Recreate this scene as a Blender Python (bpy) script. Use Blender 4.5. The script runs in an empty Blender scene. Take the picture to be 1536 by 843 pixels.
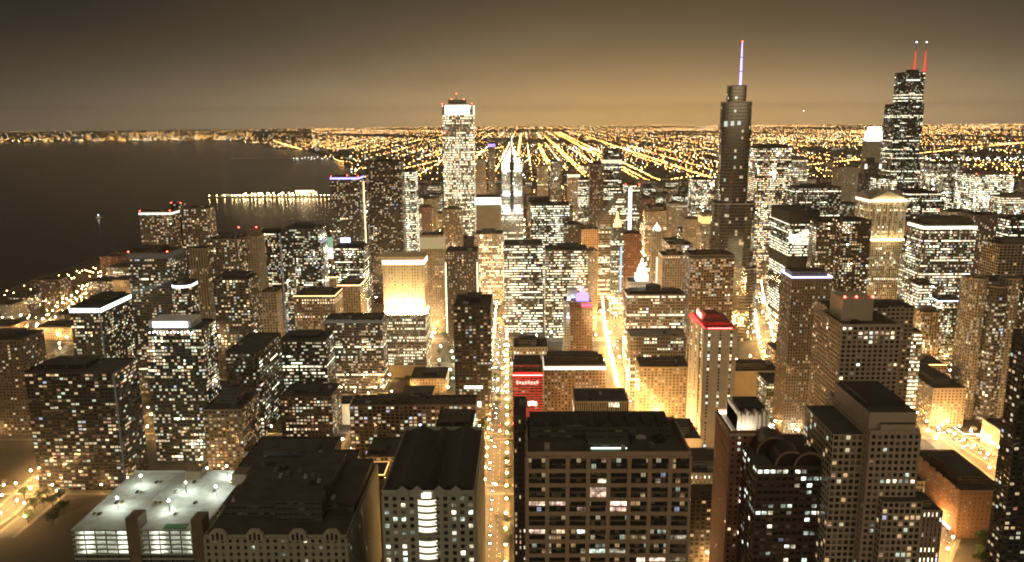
import bpy, bmesh, math, random
from mathutils import Matrix, Vector
import numpy as np

# ------------------------------------------------------------------ camera, sky, exposure
S = bpy.context.scene
R = math.radians
F, PW, PH, EYE = 1210.0, 1536, 843, 314.0
cam_d = bpy.data.cameras.new("camera"); cam = bpy.data.objects.new("camera", cam_d)
S.collection.objects.link(cam); S.camera = cam
ROT = Matrix.Rotation(R(.9), 3, 'Z') @ Matrix.Rotation(R(90 - 11.6), 3, 'X') @ Matrix.Rotation(R(-.45), 3, 'Z')
cam.matrix_world = Matrix.Translation((0, 0, EYE)) @ ROT.to_4x4()
cam_d.sensor_width = 36; cam_d.lens = F / PW * 36; cam_d.clip_start = 1; cam_d.clip_end = 90000

W = bpy.data.worlds.new("World"); S.world = W; W.use_nodes = True
SKY_GAIN = 1.0
nt = W.node_tree; nt.nodes.clear()
def node(t, kind, **kw):
    n = t.nodes.new(kind)
    for k, v in kw.items(): setattr(n, k, v)
    return n
def put(t, sock, v):
    if hasattr(v, 'is_output'): t.links.new(v, sock)
    elif isinstance(v, (tuple, list)) and len(v) == 3 and sock.type == 'RGBA': sock.default_value = (*v, 1)
    else: sock.default_value = v
def mth(t, op, a, b=0.0, c=0.0, clamp=False):
    n = node(t, 'ShaderNodeMath', operation=op, use_clamp=clamp)
    put(t, n.inputs[0], a); put(t, n.inputs[1], b); put(t, n.inputs[2], c)
    return n.outputs[0]
def mixc(t, fac, a, b, blend='MIX'):
    n = node(t, 'ShaderNodeMix', data_type='RGBA', blend_type=blend)
    put(t, n.inputs[0], fac); put(t, n.inputs[6], a); put(t, n.inputs[7], b)
    return n.outputs[2]
def mixf(t, fac, a, b):
    n = node(t, 'ShaderNodeMix', data_type='FLOAT')
    put(t, n.inputs[0], fac); put(t, n.inputs[2], a); put(t, n.inputs[3], b)
    return n.outputs[0]
tc = node(nt, 'ShaderNodeTexCoord'); sp = node(nt, 'ShaderNodeSeparateXYZ'); nt.links.new(tc.outputs['Generated'], sp.inputs[0])
X_, Y_, Z_ = sp.outputs
el = mth(nt, 'MAXIMUM', Z_, 0.0)
low = mth(nt, 'EXPONENT', mth(nt, 'MULTIPLY', el, -10.0))
wide = mth(nt, 'EXPONENT', mth(nt, 'MULTIPLY', el, -2.2))
az = mth(nt, 'ARCTAN2', X_, Y_)                       # 0 = the way the camera looks, + to the west
da = mth(nt, 'ABSOLUTE', mth(nt, 'SUBTRACT', az, 0.14))
lobe = mth(nt, 'EXPONENT', mth(nt, 'MULTIPLY', mth(nt, 'POWER', da, 2.0), -4.6))
lobe = mth(nt, 'ADD', mth(nt, 'MULTIPLY', lobe, 0.88), 0.10)
north = mth(nt, 'MULTIPLY', mth(nt, 'MAXIMUM', mth(nt, 'MULTIPLY', Y_, -1.0), 0.0), wide)  # unseen sky behind the camera, brightened to light the facades
glow = mth(nt, 'MULTIPLY', mth(nt, 'ADD', mth(nt, 'MULTIPLY', low, 0.17), mth(nt, 'MULTIPLY', mth(nt, 'EXPONENT', mth(nt, 'MULTIPLY', el, -24.0)), 0.66)), lobe)
veil = mth(nt, 'MULTIPLY', mth(nt, 'ADD', mth(nt, 'MULTIPLY', lobe, 0.75), 0.25), 0.013)
dome = mth(nt, 'MULTIPLY', mth(nt, 'POWER', el, 2.0), 0.20)          # overhead sky, brightened out of view to light roofs and walls
cl = node(nt, 'ShaderNodeTexNoise'); cm = node(nt, 'ShaderNodeMapping'); cm.inputs['Scale'].default_value = (2.2, 2.2, 9.0); nt.links.new(tc.outputs['Generated'], cm.inputs[0]); nt.links.new(cm.outputs[0], cl.inputs['Vector']); cl.inputs['Scale'].default_value = 1.6; cl.inputs['Detail'].default_value = 5
glow = mth(nt, 'MULTIPLY', glow, mth(nt, 'ADD', .78, mth(nt, 'MULTIPLY', cl.outputs[0], .44))); veil = mth(nt, 'MULTIPLY', veil, mth(nt, 'ADD', .6, mth(nt, 'MULTIPLY', cl.outputs[0], .8)))
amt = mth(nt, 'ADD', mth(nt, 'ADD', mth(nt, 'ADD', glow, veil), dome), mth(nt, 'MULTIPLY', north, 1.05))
tint = mixc(nt, low, (1.0, 0.73, 0.42), (1.0, 0.60, 0.22))
tint = mixc(nt, mth(nt, 'MULTIPLY', lobe, 1.0, clamp=True), (1.0, 0.80, 0.56), tint)
tint = mixc(nt, mth(nt, 'MULTIPLY', mth(nt, 'SUBTRACT', .3, Y_), 2.0, clamp=True), tint, (1.0, 0.80, 0.52))
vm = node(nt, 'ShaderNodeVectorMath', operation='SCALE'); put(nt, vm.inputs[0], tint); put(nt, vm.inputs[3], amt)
sky = node(nt, 'ShaderNodeTexSky'); sky.sky_type = 'NISHITA'; sky.sun_disc = False
sky.sun_elevation = R(2); sky.sun_rotation = R(200)
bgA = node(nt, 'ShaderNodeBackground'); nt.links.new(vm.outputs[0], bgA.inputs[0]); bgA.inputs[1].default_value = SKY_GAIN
bgB = node(nt, 'ShaderNodeBackground'); nt.links.new(sky.outputs[0], bgB.inputs[0]); bgB.inputs[1].default_value = 0.001
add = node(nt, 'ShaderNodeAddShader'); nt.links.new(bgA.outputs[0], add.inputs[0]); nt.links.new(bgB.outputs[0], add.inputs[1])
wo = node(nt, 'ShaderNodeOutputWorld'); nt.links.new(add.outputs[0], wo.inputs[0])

sun_d = bpy.data.lights.new("sun", 'SUN'); sun_d.energy = 0.02; sun_d.angle = R(12); sun_d.color = (1, .85, .65)
sun = bpy.data.objects.new("sun", sun_d); S.collection.objects.link(sun); sun.rotation_euler = (R(55), 0, R(-20))

S.view_settings.view_transform = 'Standard'; S.view_settings.look = 'None'
S.view_settings.exposure = 0.15; S.view_settings.gamma = 1.0; S.view_settings.use_curve_mapping = False
S.render.engine = 'CYCLES'
C = S.cycles
C.use_denoising = True
try: C.denoiser = 'OPENIMAGEDENOISE'
except Exception: pass
C.max_bounces = 4; C.diffuse_bounces = 2; C.glossy_bounces = 2; C.transmission_bounces = 2; C.volume_bounces = 0
C.sample_clamp_indirect = 2.0; C.use_light_tree = True; C.caustics_reflective = False; C.caustics_refractive = False
C.use_adaptive_sampling = False
C.pixel_filter_type = 'BLACKMAN_HARRIS'; C.filter_width = 1.9

# ------------------------------------------------------------------ pixel <-> place
def ray(px, py): return ROT @ Vector(((px - PW / 2) / F, -(py - PH / 2) / F, -1))
def at(px, py, Y):
    d = ray(px, py); return Vector((0, 0, EYE)) + d * (Y / d.y)
def ground(px, py, z=0.0):
    d = ray(px, py); return Vector((0, 0, EYE)) + d * ((z - EYE) / d.z)
def proj(X, Y, Z):
    v = ROT.transposed() @ Vector((X, Y, Z - EYE))
    return PW / 2 + F * v.x / -v.z, PH / 2 - F * v.y / -v.z
rnd = random.Random(7)
LAKE = [(-16000, -600), (-900, -600), (-900, 600), (-967, 1438), (-984, 1958), (-890, 2182), (-560, 2260), (-560, 3150), (-700, 3700),
        (-1137, 5202), (-1414, 6026), (-2069, 7750), (-2558, 8308), (-3000, 9400), (-3971, 11009), (-4726, 11184), (-16000, 11300)]
def in_poly(x, y, P):
    c = False
    for i in range(len(P)):
        (x1, y1), (x2, y2) = P[i], P[i - 1]
        if (y1 > y) != (y2 > y) and x < (x2 - x1) * (y - y1) / (y2 - y1) + x1: c = not c
    return c
FOOT = []
def blocked(x0, x1, y0, y1, m=0):
    return any(x0 < b + m and x1 > a - m and y0 < d + m and y1 > c - m for a, b, c, d in FOOT)

# ------------------------------------------------------------------ object helpers
COL = S.collection
WL = {}
class MB:
    def __init__(s): s.v = []; s.f = []; s.m = []; s.uv = []
    def face(s, pts, m=0, uv=None):
        i = len(s.v); s.v += [tuple(p) for p in pts]; s.f.append(tuple(range(i, i + len(pts)))); s.m.append(m)
        s.uv += uv if uv else [(p[0] * .1, p[1] * .1) for p in pts]
    def prism(s, P, z0, z1, m=0, mt=None, bay=3.5, fl=3.4, cap=True, u0=0, bottom=False, nb=None):
        n = len(P); nf = max(1, round((z1 - z0) / fl))
        for i in range(n):
            a, b = P[i], P[(i + 1) % n]
            L = math.hypot(b[0] - a[0], b[1] - a[1]); k = nb if nb else max(1, round(L / bay)); u = u0 + i * 41
            s.face([(a[0], a[1], z0), (b[0], b[1], z0), (b[0], b[1], z1), (a[0], a[1], z1)], m, [(u, 0), (u + k, 0), (u + k, nf), (u, nf)])
        if cap: s.face([(x, y, z1) for x, y in P], m if mt is None else mt)
        if bottom: s.face([(x, y, z0) for x, y in reversed(P)], m if mt is None else mt)
        return s
    def box(s, x0, x1, y0, y1, z0, z1, m=0, mt=None, bottom=True, **k):
        return s.prism([(x0, y0), (x1, y0), (x1, y1), (x0, y1)], z0, z1, m, mt, bottom=bottom, **k)
    def ring(s, P, t, z0, z1, m=0):               # a closed kerb or parapet along an outline
        cx = sum(p[0] for p in P) / len(P); cy = sum(p[1] for p in P) / len(P)
        def ins(p):
            d = math.hypot(p[0] - cx, p[1] - cy); k = max(.05, 1 - t * 1.3 / max(d, .1)); return (cx + (p[0] - cx) * k, cy + (p[1] - cy) * k)
        Q = [ins(p) for p in P]; n = len(P)
        for i in range(n):
            j = (i + 1) % n; a, b, c, d = P[i], P[j], Q[j], Q[i]
            s.face([(*a, z0), (*b, z0), (*b, z1), (*a, z1)], m); s.face([(*c, z0), (*d, z0), (*d, z1), (*c, z1)], m)
            s.face([(*a, z1), (*b, z1), (*c, z1), (*d, z1)], m)
        return s
    def tube(s, cx, cy, z0, z1, r0, r1, n=8, m=0, cap=True):
        A = [(cx + r0 * math.cos(2 * math.pi * i / n), cy + r0 * math.sin(2 * math.pi * i / n)) for i in range(n)]
        B = [(cx + r1 * math.cos(2 * math.pi * i / n), cy + r1 * math.sin(2 * math.pi * i / n)) for i in range(n)]
        for i in range(n):
            j = (i + 1) % n; s.face([(*A[i], z0), (*A[j], z0), (*B[j], z1), (*B[i], z1)], m, [(i, 0), (i + 1, 0), (i + 1, 8), (i, 8)])
        if cap and r1 > .01: s.face([(*p, z1) for p in B], m)
        return s
    def build(s, name, mats, parent=None):
        if not isinstance(mats, (list, tuple)): mats = [mats]
        L = WL.get(parent.name, Vector((0, 0, 0))) if parent else Vector((0, 0, 0))
        me = bpy.data.meshes.new(name); me.from_pydata([(x - L.x, y - L.y, z - L.z) for x, y, z in s.v], [], s.f)
        for m in mats: me.materials.append(m)
        me.polygons.foreach_set('material_index', s.m)
        ul = me.uv_layers.new(name='UVMap'); ul.data.foreach_set('uv', [c for p in s.uv for c in p])
        o = bpy.data.objects.new(name, me); COL.objects.link(o)
        if parent: o.parent = parent; WL[o.name] = L
        return o
def tag(o, label=None, cat=None, group=None, kind=None):
    if label: o['label'] = label
    if cat: o['category'] = cat
    if group: o['group'] = group
    if kind: o['kind'] = kind
    return o
def thing(name, label, cat, loc, group=None):
    o = bpy.data.objects.new(name, None); COL.objects.link(o); o.location = loc; o.empty_display_size = 3
    WL[o.name] = Vector(loc); return tag(o, label, cat, group)
def kid(name, mesh, parent, loc=(0, 0, 0)):      # a part that shares its mesh with others
    o = bpy.data.objects.new(name, mesh); COL.objects.link(o); o.parent = parent; o.location = loc; return o
def copy_tree(o, parent=None, skip=()):
    c = o.copy(); COL.objects.link(c)
    if parent: c.parent = parent
    for ch in KIDS.get(o.name, []):
        if not ch.name.startswith(skip or ('~',)): copy_tree(ch, c)
    return c
KIDS = {}
def remember(o): KIDS[o.name] = [x for x in COL.objects if x.parent == o]

# ------------------------------------------------------------------ materials
def mat(name):
    m = bpy.data.materials.new(name); m.use_nodes = True; m.node_tree.nodes.clear(); return m, m.node_tree
def plain(name, col, rough=.8, metal=0, var=.25, scale=.08):
    m, t = mat(name); o = node(t, 'ShaderNodeOutputMaterial'); b = node(t, 'ShaderNodeBsdfPrincipled'); t.links.new(b.outputs[0], o.inputs[0])
    g = node(t, 'ShaderNodeNewGeometry'); n = node(t, 'ShaderNodeTexNoise'); t.links.new(g.outputs['Position'], n.inputs['Vector'])
    n.inputs['Scale'].default_value = scale; n.inputs['Detail'].default_value = 6
    k = mth(t, 'ADD', mth(t, 'MULTIPLY', n.outputs[0], 2 * var), 1 - var)
    v = node(t, 'ShaderNodeVectorMath', operation='SCALE'); v.inputs[0].default_value = col; t.links.new(k, v.inputs[3])
    t.links.new(v.outputs[0], b.inputs['Base Color']); b.inputs['Roughness'].default_value = rough; b.inputs['Metallic'].default_value = metal
    return m
def glowm(name, col, st, sample=True):
    m, t = mat(name); o = node(t, 'ShaderNodeOutputMaterial'); e = node(t, 'ShaderNodeEmission'); t.links.new(e.outputs[0], o.inputs[0])
    e.inputs[0].default_value = (*col, 1); e.inputs[1].default_value = st
    m.cycles.emission_sampling = 'FRONT_BACK' if sample else 'NONE'
    return m
_glow = {}
def G(col, st, sample=False):
    k = (col, st, sample)
    if k not in _glow: _glow[k] = glowm('lit', col, st, sample)
    return _glow[k]

def facade_group():
    t = bpy.data.node_groups.new('facade', 'ShaderNodeTree')
    I = t.interface
    for n, ty in (('Wall', 'NodeSocketColor'), ('Glass', 'NodeSocketColor'), ('WinW', 'NodeSocketFloat'), ('WinH', 'NodeSocketFloat'), ('Lit', 'NodeSocketFloat'),
                  ('Floor', 'NodeSocketFloat'), ('Warm', 'NodeSocketFloat'), ('Strength', 'NodeSocketFloat'), ('Seed', 'NodeSocketFloat'), ('Metal', 'NodeSocketFloat')):
        I.new_socket(n, in_out='INPUT', socket_type=ty)
    I.new_socket('Shader', in_out='OUTPUT', socket_type='NodeSocketShader')
    gi = node(t, 'NodeGroupInput').outputs; go = node(t, 'NodeGroupOutput')
    uv = node(t, 'ShaderNodeUVMap'); s = node(t, 'ShaderNodeSeparateXYZ'); t.links.new(uv.outputs[0], s.inputs[0]); u, v = s.outputs[0], s.outputs[1]
    cu, cv = mth(t, 'FLOOR', u), mth(t, 'FLOOR', v); fu, fv = mth(t, 'FRACT', u), mth(t, 'FRACT', v)
    oi = node(t, 'ShaderNodeObjectInfo'); seed = mth(t, 'ADD', gi['Seed'], mth(t, 'MULTIPLY', oi.outputs['Random'], 91.0))
    def wn(a, b, c):
        cb = node(t, 'ShaderNodeCombineXYZ'); put(t, cb.inputs[0], a); put(t, cb.inputs[1], b); put(t, cb.inputs[2], c)
        w = node(t, 'ShaderNodeTexWhiteNoise', noise_dimensions='3D'); t.links.new(cb.outputs[0], w.inputs['Vector']); 
        q = node(t, 'ShaderNodeSeparateColor'); t.links.new(w.outputs['Color'], q.inputs[0]); return w.outputs['Value'], q.outputs[0], q.outputs[1], q.outputs[2]
    h0, h1, h2, h3 = wn(cu, cv, seed)
    f0, f1, f2, f3 = wn(3.3, cv, seed)
    s0, s1, s2, s3 = wn(mth(t, 'FLOOR', mth(t, 'DIVIDE', cu, 5.0)), cv, mth(t, 'ADD', seed, 5.0))
    c0, c1, c2, c3 = wn(cu, 1.7, mth(t, 'ADD', seed, 9.0))
    inx = mth(t, 'MULTIPLY', mth(t, 'LESS_THAN', mth(t, 'ABSOLUTE', mth(t, 'SUBTRACT', fu, .5)), mth(t, 'MULTIPLY', gi['WinW'], .5)), 1.0)
    iny = mth(t, 'LESS_THAN', mth(t, 'ABSOLUTE', mth(t, 'SUBTRACT', fv, .5)), mth(t, 'MULTIPLY', gi['WinH'], .5))
    # a mullion in each opening and a frame line
    mul = mth(t, 'GREATER_THAN', mth(t, 'ABSOLUTE', mth(t, 'SUBTRACT', fu, .5)), .02)
    mask = mth(t, 'MULTIPLY', inx, iny)
    fl_on = mth(t, 'LESS_THAN', f0, gi['Floor']); sg_on = mth(t, 'LESS_THAN', s0, mth(t, 'MULTIPLY', gi['Floor'], .55))
    P = mth(t, 'MAXIMUM', mth(t, 'MULTIPLY', gi['Lit'], mth(t, 'ADD', .45, mth(t, 'MULTIPLY', f1, 1.1))), mth(t, 'MULTIPLY', mth(t, 'MAXIMUM', fl_on, sg_on), .86))
    cn = node(t, 'ShaderNodeTexNoise', noise_dimensions='3D'); cc = node(t, 'ShaderNodeCombineXYZ'); put(t, cc.inputs[0], mth(t, 'MULTIPLY', cu, .16)); put(t, cc.inputs[1], mth(t, 'MULTIPLY', cv, .11)); put(t, cc.inputs[2], seed); t.links.new(cc.outputs[0], cn.inputs['Vector']); cn.inputs['Scale'].default_value = 1.0; cn.inputs['Detail'].default_value = 2
    P = mth(t, 'MULTIPLY', P, mixf(t, mth(t, 'MAXIMUM', fl_on, sg_on), mth(t, 'MULTIPLY', mth(t, 'POWER', mth(t, 'MULTIPLY', cn.outputs[0], 2.0), 2.2), 1.25), mth(t, 'ADD', .45, mth(t, 'MULTIPLY', cn.outputs[0], 1.0))))
    lit = mth(t, 'LESS_THAN', h0, P)
    edge = mth(t, 'ADD', mth(t, 'MULTIPLY', s2, .0), mth(t, 'MULTIPLY', h2, 1.0)); side = mth(t, 'GREATER_THAN', h1, .45)
    cur = mth(t, 'GREATER_THAN', mth(t, 'ABSOLUTE', mth(t, 'SUBTRACT', fu, mth(t, 'ADD', .2, mth(t, 'MULTIPLY', edge, .6)))), .26)
    cur = mth(t, 'SUBTRACT', 1.0, mth(t, 'MULTIPLY', mth(t, 'MULTIPLY', cur, side), .78))
    # what can be seen inside a lit room: lamp bright, blinds, dark furniture
    nz = node(t, 'ShaderNodeTexNoise'); mp = node(t, 'ShaderNodeMapping'); t.links.new(uv.outputs[0], mp.inputs[0]); mp.inputs['Scale'].default_value = (2.7, 3.1, 1)
    t.links.new(mp.outputs[0], nz.inputs['Vector']); nz.inputs['Scale'].default_value = 1.0; nz.inputs['Detail'].default_value = 3
    inner = mth(t, 'MULTIPLY', mth(t, 'ADD', .35, mth(t, 'MULTIPLY', nz.outputs[0], 1.3)), mth(t, 'ADD', .75, mth(t, 'MULTIPLY', fv, .5)))
    blind = mth(t, 'SUBTRACT', 1.0, mth(t, 'MULTIPLY', mth(t, 'GREATER_THAN', fv, mth(t, 'ADD', .35, mth(t, 'MULTIPLY', h3, .9))), .62))
    bri = mth(t, 'ADD', .09, mth(t, 'MULTIPLY', mth(t, 'POWER', h1, 4.0), 4.2))
    on = mth(t, 'MAXIMUM', fl_on, sg_on); bri = mixf(t, on, mth(t, 'MULTIPLY', bri, cur), mth(t, 'ADD', .22, mth(t, 'MULTIPLY', h1, .34)))
    bri = mth(t, 'MULTIPLY', mth(t, 'MULTIPLY', bri, inner), mth(t, 'MULTIPLY', blind, mth(t, 'ADD', .5, mul)))
    wfac = mth(t, 'ADD', gi['Warm'], mth(t, 'MULTIPLY', mth(t, 'SUBTRACT', h2, .5), .9), clamp=True)
    lc = mixc(t, wfac, (.96, 1.0, .70), (1.0, .60, .26))
    lc = mixc(t, mth(t, 'GREATER_THAN', h3, .86), lc, (.80, 1.0, .76)); lc = mixc(t, mth(t, 'GREATER_THAN', h3, .975), lc, (.62, .72, 1.0)); lc = mixc(t, mth(t, 'LESS_THAN', h3, .10), lc, (1.0, .50, .34))
    lc = mixc(t, mth(t, 'GREATER_THAN', c2, .90), lc, (1.0, .86, .62))
    st = mth(t, 'MULTIPLY', mth(t, 'MULTIPLY', mth(t, 'MULTIPLY', mask, lit), bri), gi['Strength'])
    gm = node(t, 'ShaderNodeNewGeometry'); n2 = node(t, 'ShaderNodeTexNoise'); t.links.new(gm.outputs['Position'], n2.inputs['Vector'])
    n2.inputs['Scale'].default_value = .06; n2.inputs['Detail'].default_value = 8; n2.inputs['Roughness'].default_value = .65
    wv = node(t, 'ShaderNodeVectorMath', operation='SCALE'); t.links.new(gi['Wall'], wv.inputs[0]); put(t, wv.inputs[3], mth(t, 'ADD', .6, mth(t, 'MULTIPLY', n2.outputs[0], .8)))
    drawn = mth(t, 'MULTIPLY', mth(t, 'MULTIPLY', mth(t, 'GREATER_THAN', h2, .45), mth(t, 'GREATER_THAN', fv, mth(t, 'ADD', .1, mth(t, 'MULTIPLY', h3, .8)))), mth(t, 'MULTIPLY', h1, .75))
    drawn = mth(t, 'MULTIPLY', drawn, mth(t, 'LESS_THAN', gi['Metal'], .5))
    gl = mixc(t, drawn, gi['Glass'], (.30, .26, .20))
    b = node(t, 'ShaderNodeBsdfPrincipled'); put(t, b.inputs['Base Color'], mixc(t, mask, wv.outputs[0], gl))
    put(t, b.inputs['Roughness'], mixf(t, mask, .82, .12)); put(t, b.inputs['Metallic'], mth(t, 'MULTIPLY', mask, gi['Metal']))
    put(t, b.inputs['Emission Color'], lc); put(t, b.inputs['Emission Strength'], st)
    t.links.new(b.outputs[0], go.inputs[0])
    return t
FG = facade_group()
PRE = dict(   # wall, glass, window width, window height, lit share, whole floors lit, warmth, strength, metal, bay, floor
    res=((.20, .160, .115), (.03, .03, .028), .58, .55, .13, 0, .72, 5, 0, 3.6, 3.2),
    resdk=((.055, .045, .036), (.02, .02, .02), .62, .55, .15, 0, .66, 5, 0, 3.6, 3.2),
    resgrid=((.30, .24, .17), (.02, .02, .02), .66, .62, .13, 0, .80, 5, 0, 4.2, 3.3),
    glass=((.06, .062, .056), (.04, .045, .045), .76, .58, .17, .02, .52, 5.0, .3, 2.7, 3.1),
    off=((.15, .13, .10), (.03, .03, .03), .78, .50, .24, .28, .20, 4.5, 0, 2.6, 3.9),
    offdk=((.028, .026, .022), (.02, .02, .02), .88, .46, .12, .20, .16, 4.5, 0, 2.4, 3.9),
    offpale=((.34, .29, .22), (.03, .03, .03), .62, .50, .20, .20, .30, 4.5, 0, 3.0, 3.8),
    stone=((.42, .34, .23), (.03, .03, .03), .40, .52, .10, .02, .65, 4, 0, 3.4, 3.6),
    brick=((.22, .105, .062), (.02, .02, .02), .52, .52, .09, 0, .75, 4, 0, 3.4, 3.3),
    gold=((.50, .38, .22), (.05, .04, .03), .50, .62, .30, .06, .62, 4, 0, 3.2, 3.7),
    blank=((.30, .25, .18), (.03, .03, .03), .0, .0, 0, 0, .5, 0, 0, 4, 4),
    mech=((.06, .054, .043), (.03, .03, .03), .86, .3, 0, 0, .5, 0, 0, 1.4, 3),
)
KEYS = ('wall', 'glass', 'ww', 'wh', 'lit', 'fl', 'warm', 'st', 'metal', 'bay', 'floor')
_fac = {}
def facade(pre, **o):
    p = dict(zip(KEYS, PRE[pre])); p.update({k: v for k, v in o.items() if k in KEYS})
    key = tuple(p.values())
    if key not in _fac:
        m, t = mat(pre + '_facade'); out = node(t, 'ShaderNodeOutputMaterial'); g = node(t, 'ShaderNodeGroup'); g.node_tree = FG
        for s, k in zip(('Wall', 'Glass', 'WinW', 'WinH', 'Lit', 'Floor', 'Warm', 'Strength', 'Metal'), KEYS[:9]): put(t, g.inputs[s], p[k])
        g.inputs['Seed'].default_value = len(_fac) * 3.17
        t.links.new(g.outputs[0], out.inputs[0]); m.cycles.emission_sampling = 'NONE'
        _fac[key] = m
    return _fac[key], p
ROOF = plain('roof_tar', (.062, .055, .044), .9, var=.75, scale=.12)
ROOFG = plain('roof_gravel', (.11, .10, .08), .9, var=.4, scale=.12)
ROOFP = plain('roof_pale', (.30, .27, .22), .85, var=.3, scale=.12)
STEEL = plain('steel', (.34, .32, .28), .55, .15)
DARK = plain('dark_metal', (.025, .024, .02), .5, .2)
STONE = plain('pale_stone', (.42, .35, .25), .85, var=.18)
RED = G((1, .05, .03), 40.0, False)
def ico(name, r, m, sub=1):
    bm = bmesh.new(); bmesh.ops.create_icosphere(bm, subdivisions=sub, radius=r); me = bpy.data.meshes.new(name); bm.to_mesh(me); bm.free(); me.materials.append(m); return me
BEACON = ico('beacon', .75, RED)

# ------------------------------------------------------------------ the setting
m, t = mat('city_ground'); out = node(t, 'ShaderNodeOutputMaterial'); b = node(t, 'ShaderNodeBsdfPrincipled'); t.links.new(b.outputs[0], out.inputs[0])
g = node(t, 'ShaderNodeNewGeometry')
n1 = node(t, 'ShaderNodeTexVoronoi'); t.links.new(g.outputs['Position'], n1.inputs['Vector']); n1.inputs['Scale'].default_value = .016
n2 = node(t, 'ShaderNodeTexNoise'); t.links.new(g.outputs['Position'], n2.inputs['Vector']); n2.inputs['Scale'].default_value = .05; n2.inputs['Detail'].default_value = 8
sc = node(t, 'ShaderNodeSeparateColor'); t.links.new(n1.outputs['Color'], sc.inputs[0])
gc = mixc(t, sc.outputs[0], (.035, .033, .026), (.14, .115, .08)); gc = mixc(t, mth(t, 'MULTIPLY', n2.outputs[0], .7), gc, (.05, .046, .036))
t.links.new(gc, b.inputs['Base Color']); b.inputs['Roughness'].default_value = .9
GROUND = m
mb = MB(); N = 96
mb.face([(24000 * math.cos(2 * math.pi * i / N), 24000 * math.sin(2 * math.pi * i / N), 0) for i in range(N)]); tag(mb.build('ground', GROUND), kind='structure')
m, t = mat('lake_water'); out = node(t, 'ShaderNodeOutputMaterial'); b = node(t, 'ShaderNodeBsdfPrincipled'); t.links.new(b.outputs[0], out.inputs[0])
b.inputs['Base Color'].default_value = (.016, .015, .012, 1); b.inputs['Roughness'].default_value = .16; b.inputs['IOR'].default_value = 1.33
g = node(t, 'ShaderNodeNewGeometry'); n1 = node(t, 'ShaderNodeTexNoise'); t.links.new(g.outputs['Position'], n1.inputs['Vector']); n1.inputs['Scale'].default_value = .09; n1.inputs['Detail'].default_value = 5
bp = node(t, 'ShaderNodeBump'); t.links.new(n1.outputs[0], bp.inputs['Height']); bp.inputs['Strength'].default_value = .5; bp.inputs['Distance'].default_value = 1.2; t.links.new(bp.outputs[0], b.inputs['Normal'])
mb = MB(); mb.face([(x, y, .5) for x, y in LAKE]); tag(mb.build('lake_water', m), kind='structure')
mb = MB()
for i in range(1, len(LAKE) - 1):
    (x1, y1), (x2, y2) = LAKE[i], LAKE[i + 1]; mb.face([(x1, y1, 0), (x2, y2, 0), (x2, y2, 1.4), (x1, y1, 1.4)])
    dx, dy = x2 - x1, y2 - y1; L = math.hypot(dx, dy); nx, ny = dy / L * 6, -dx / L * 6
    mb.face([(x1, y1, 1.4), (x2, y2, 1.4), (x2 + nx, y2 + ny, 1.4), (x1 + nx, y1 + ny, 1.4)]); 
tag(mb.build('shore_path', ROOFG), kind='structure')

# ------------------------------------------------------------------ streets
ASPH = plain('asphalt', (.10, .09, .075), .75, var=.35, scale=.2)
WALK = plain('pavement', (.22, .19, .15), .85, var=.25, scale=.3)
PAINT = plain('road_paint', (.7, .68, .6), .7, var=.15)
LAMPS = []      # (x, y, weight)
STREETS = []
def street(pts, w, gap, rank, walk=3.5, name='road'):
    """an asphalt strip with raised pavements and dashes; lamp places go to LAMPS"""
    z = .02 + .012 * len(STREETS); STREETS.append((pts, w))
    r, k, d = MB(), MB(), MB()
    for a, c in zip(pts[:-1], pts[1:]):
        a, c = Vector(a), Vector(c); D = (c - a); L = D.length; D /= L; n = Vector((-D.y, D.x))
        q = lambda s, o, zz: (a.x + D.x * s + n.x * o, a.y + D.y * s + n.y * o, zz)
        r.face([q(0, w / 2, z), q(0, -w / 2, z), q(L, -w / 2, z), q(L, w / 2, z)])
        for s in (-1, 1):
            o1, o2 = s * w / 2, s * (w / 2 + walk); zk = .5 + z * .1
            k.face([q(0, o1, zk), q(0, o2, zk), q(L, o2, zk), q(L, o1, zk)]); k.face([q(0, o1, z), q(0, o1, zk), q(L, o1, zk), q(L, o1, z)])
        if rank != 2:
            u = 0
            while u < L:
                for o in ((-w / 6, w / 6) if w > 16 else (0,)): d.face([q(u, o - .12, z + .006), q(u + 3.5, o - .12, z + .006), q(u + 3.5, o + .12, z + .006), q(u, o + .12, z + .006)])
                u += 9
        u = gap * .4
        while u < L:
            for s in (-1, 1):
                p = q(u + (s + 1) * gap * .25, s * (w / 2 + .8), 0); LAMPS.append((p[0], p[1], rank))
            u += gap
    tag(r.build(name, ASPH), kind='structure'); tag(k.build('pavement', WALK), kind='structure')
    if d.f: tag(d.build('road_marking', PAINT), kind='structure')
def gp(*px): return [tuple(ground(x, y).xy) for x, y in px]
street([(-22, 380), (-26, 687), (-34, 1077), (-44, 1700), (-50, 2600)], 17, 24, 3)                       # the side street under the camera
street([(112, 500), (122, 821), (135, 1145), (168, 1600), (200, 2165), (215, 2900)], 32, 17, 0)           # the great avenue
street(gp((1190, 610), (1165, 560), (1150, 520), (1135, 440), (1128, 380)), 17, 22, 1)
street(gp((-60, 815), (0, 775), (45, 735), (95, 690)), 16, 22, 1)
street(gp((-10, 540), (60, 500), (110, 455), (160, 420)), 18, 30, 1)
street(gp((612, 560), (640, 510), (655, 470)), 16, 22, 1)
street(gp((1400, 843), (1425, 790), (1440, 740)), 14, 20, 1)
street(gp((1395, 640), (1440, 660), (1490, 690), (1560, 730)), 18, 14, 1)
for k, Y in enumerate(range(640, 2450, 118)):
    x0 = -840 if Y < 1900 else -520
    street([(x0, Y), (1150 + (Y - 640) * .35, Y)], 12, 42, 2)
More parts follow.
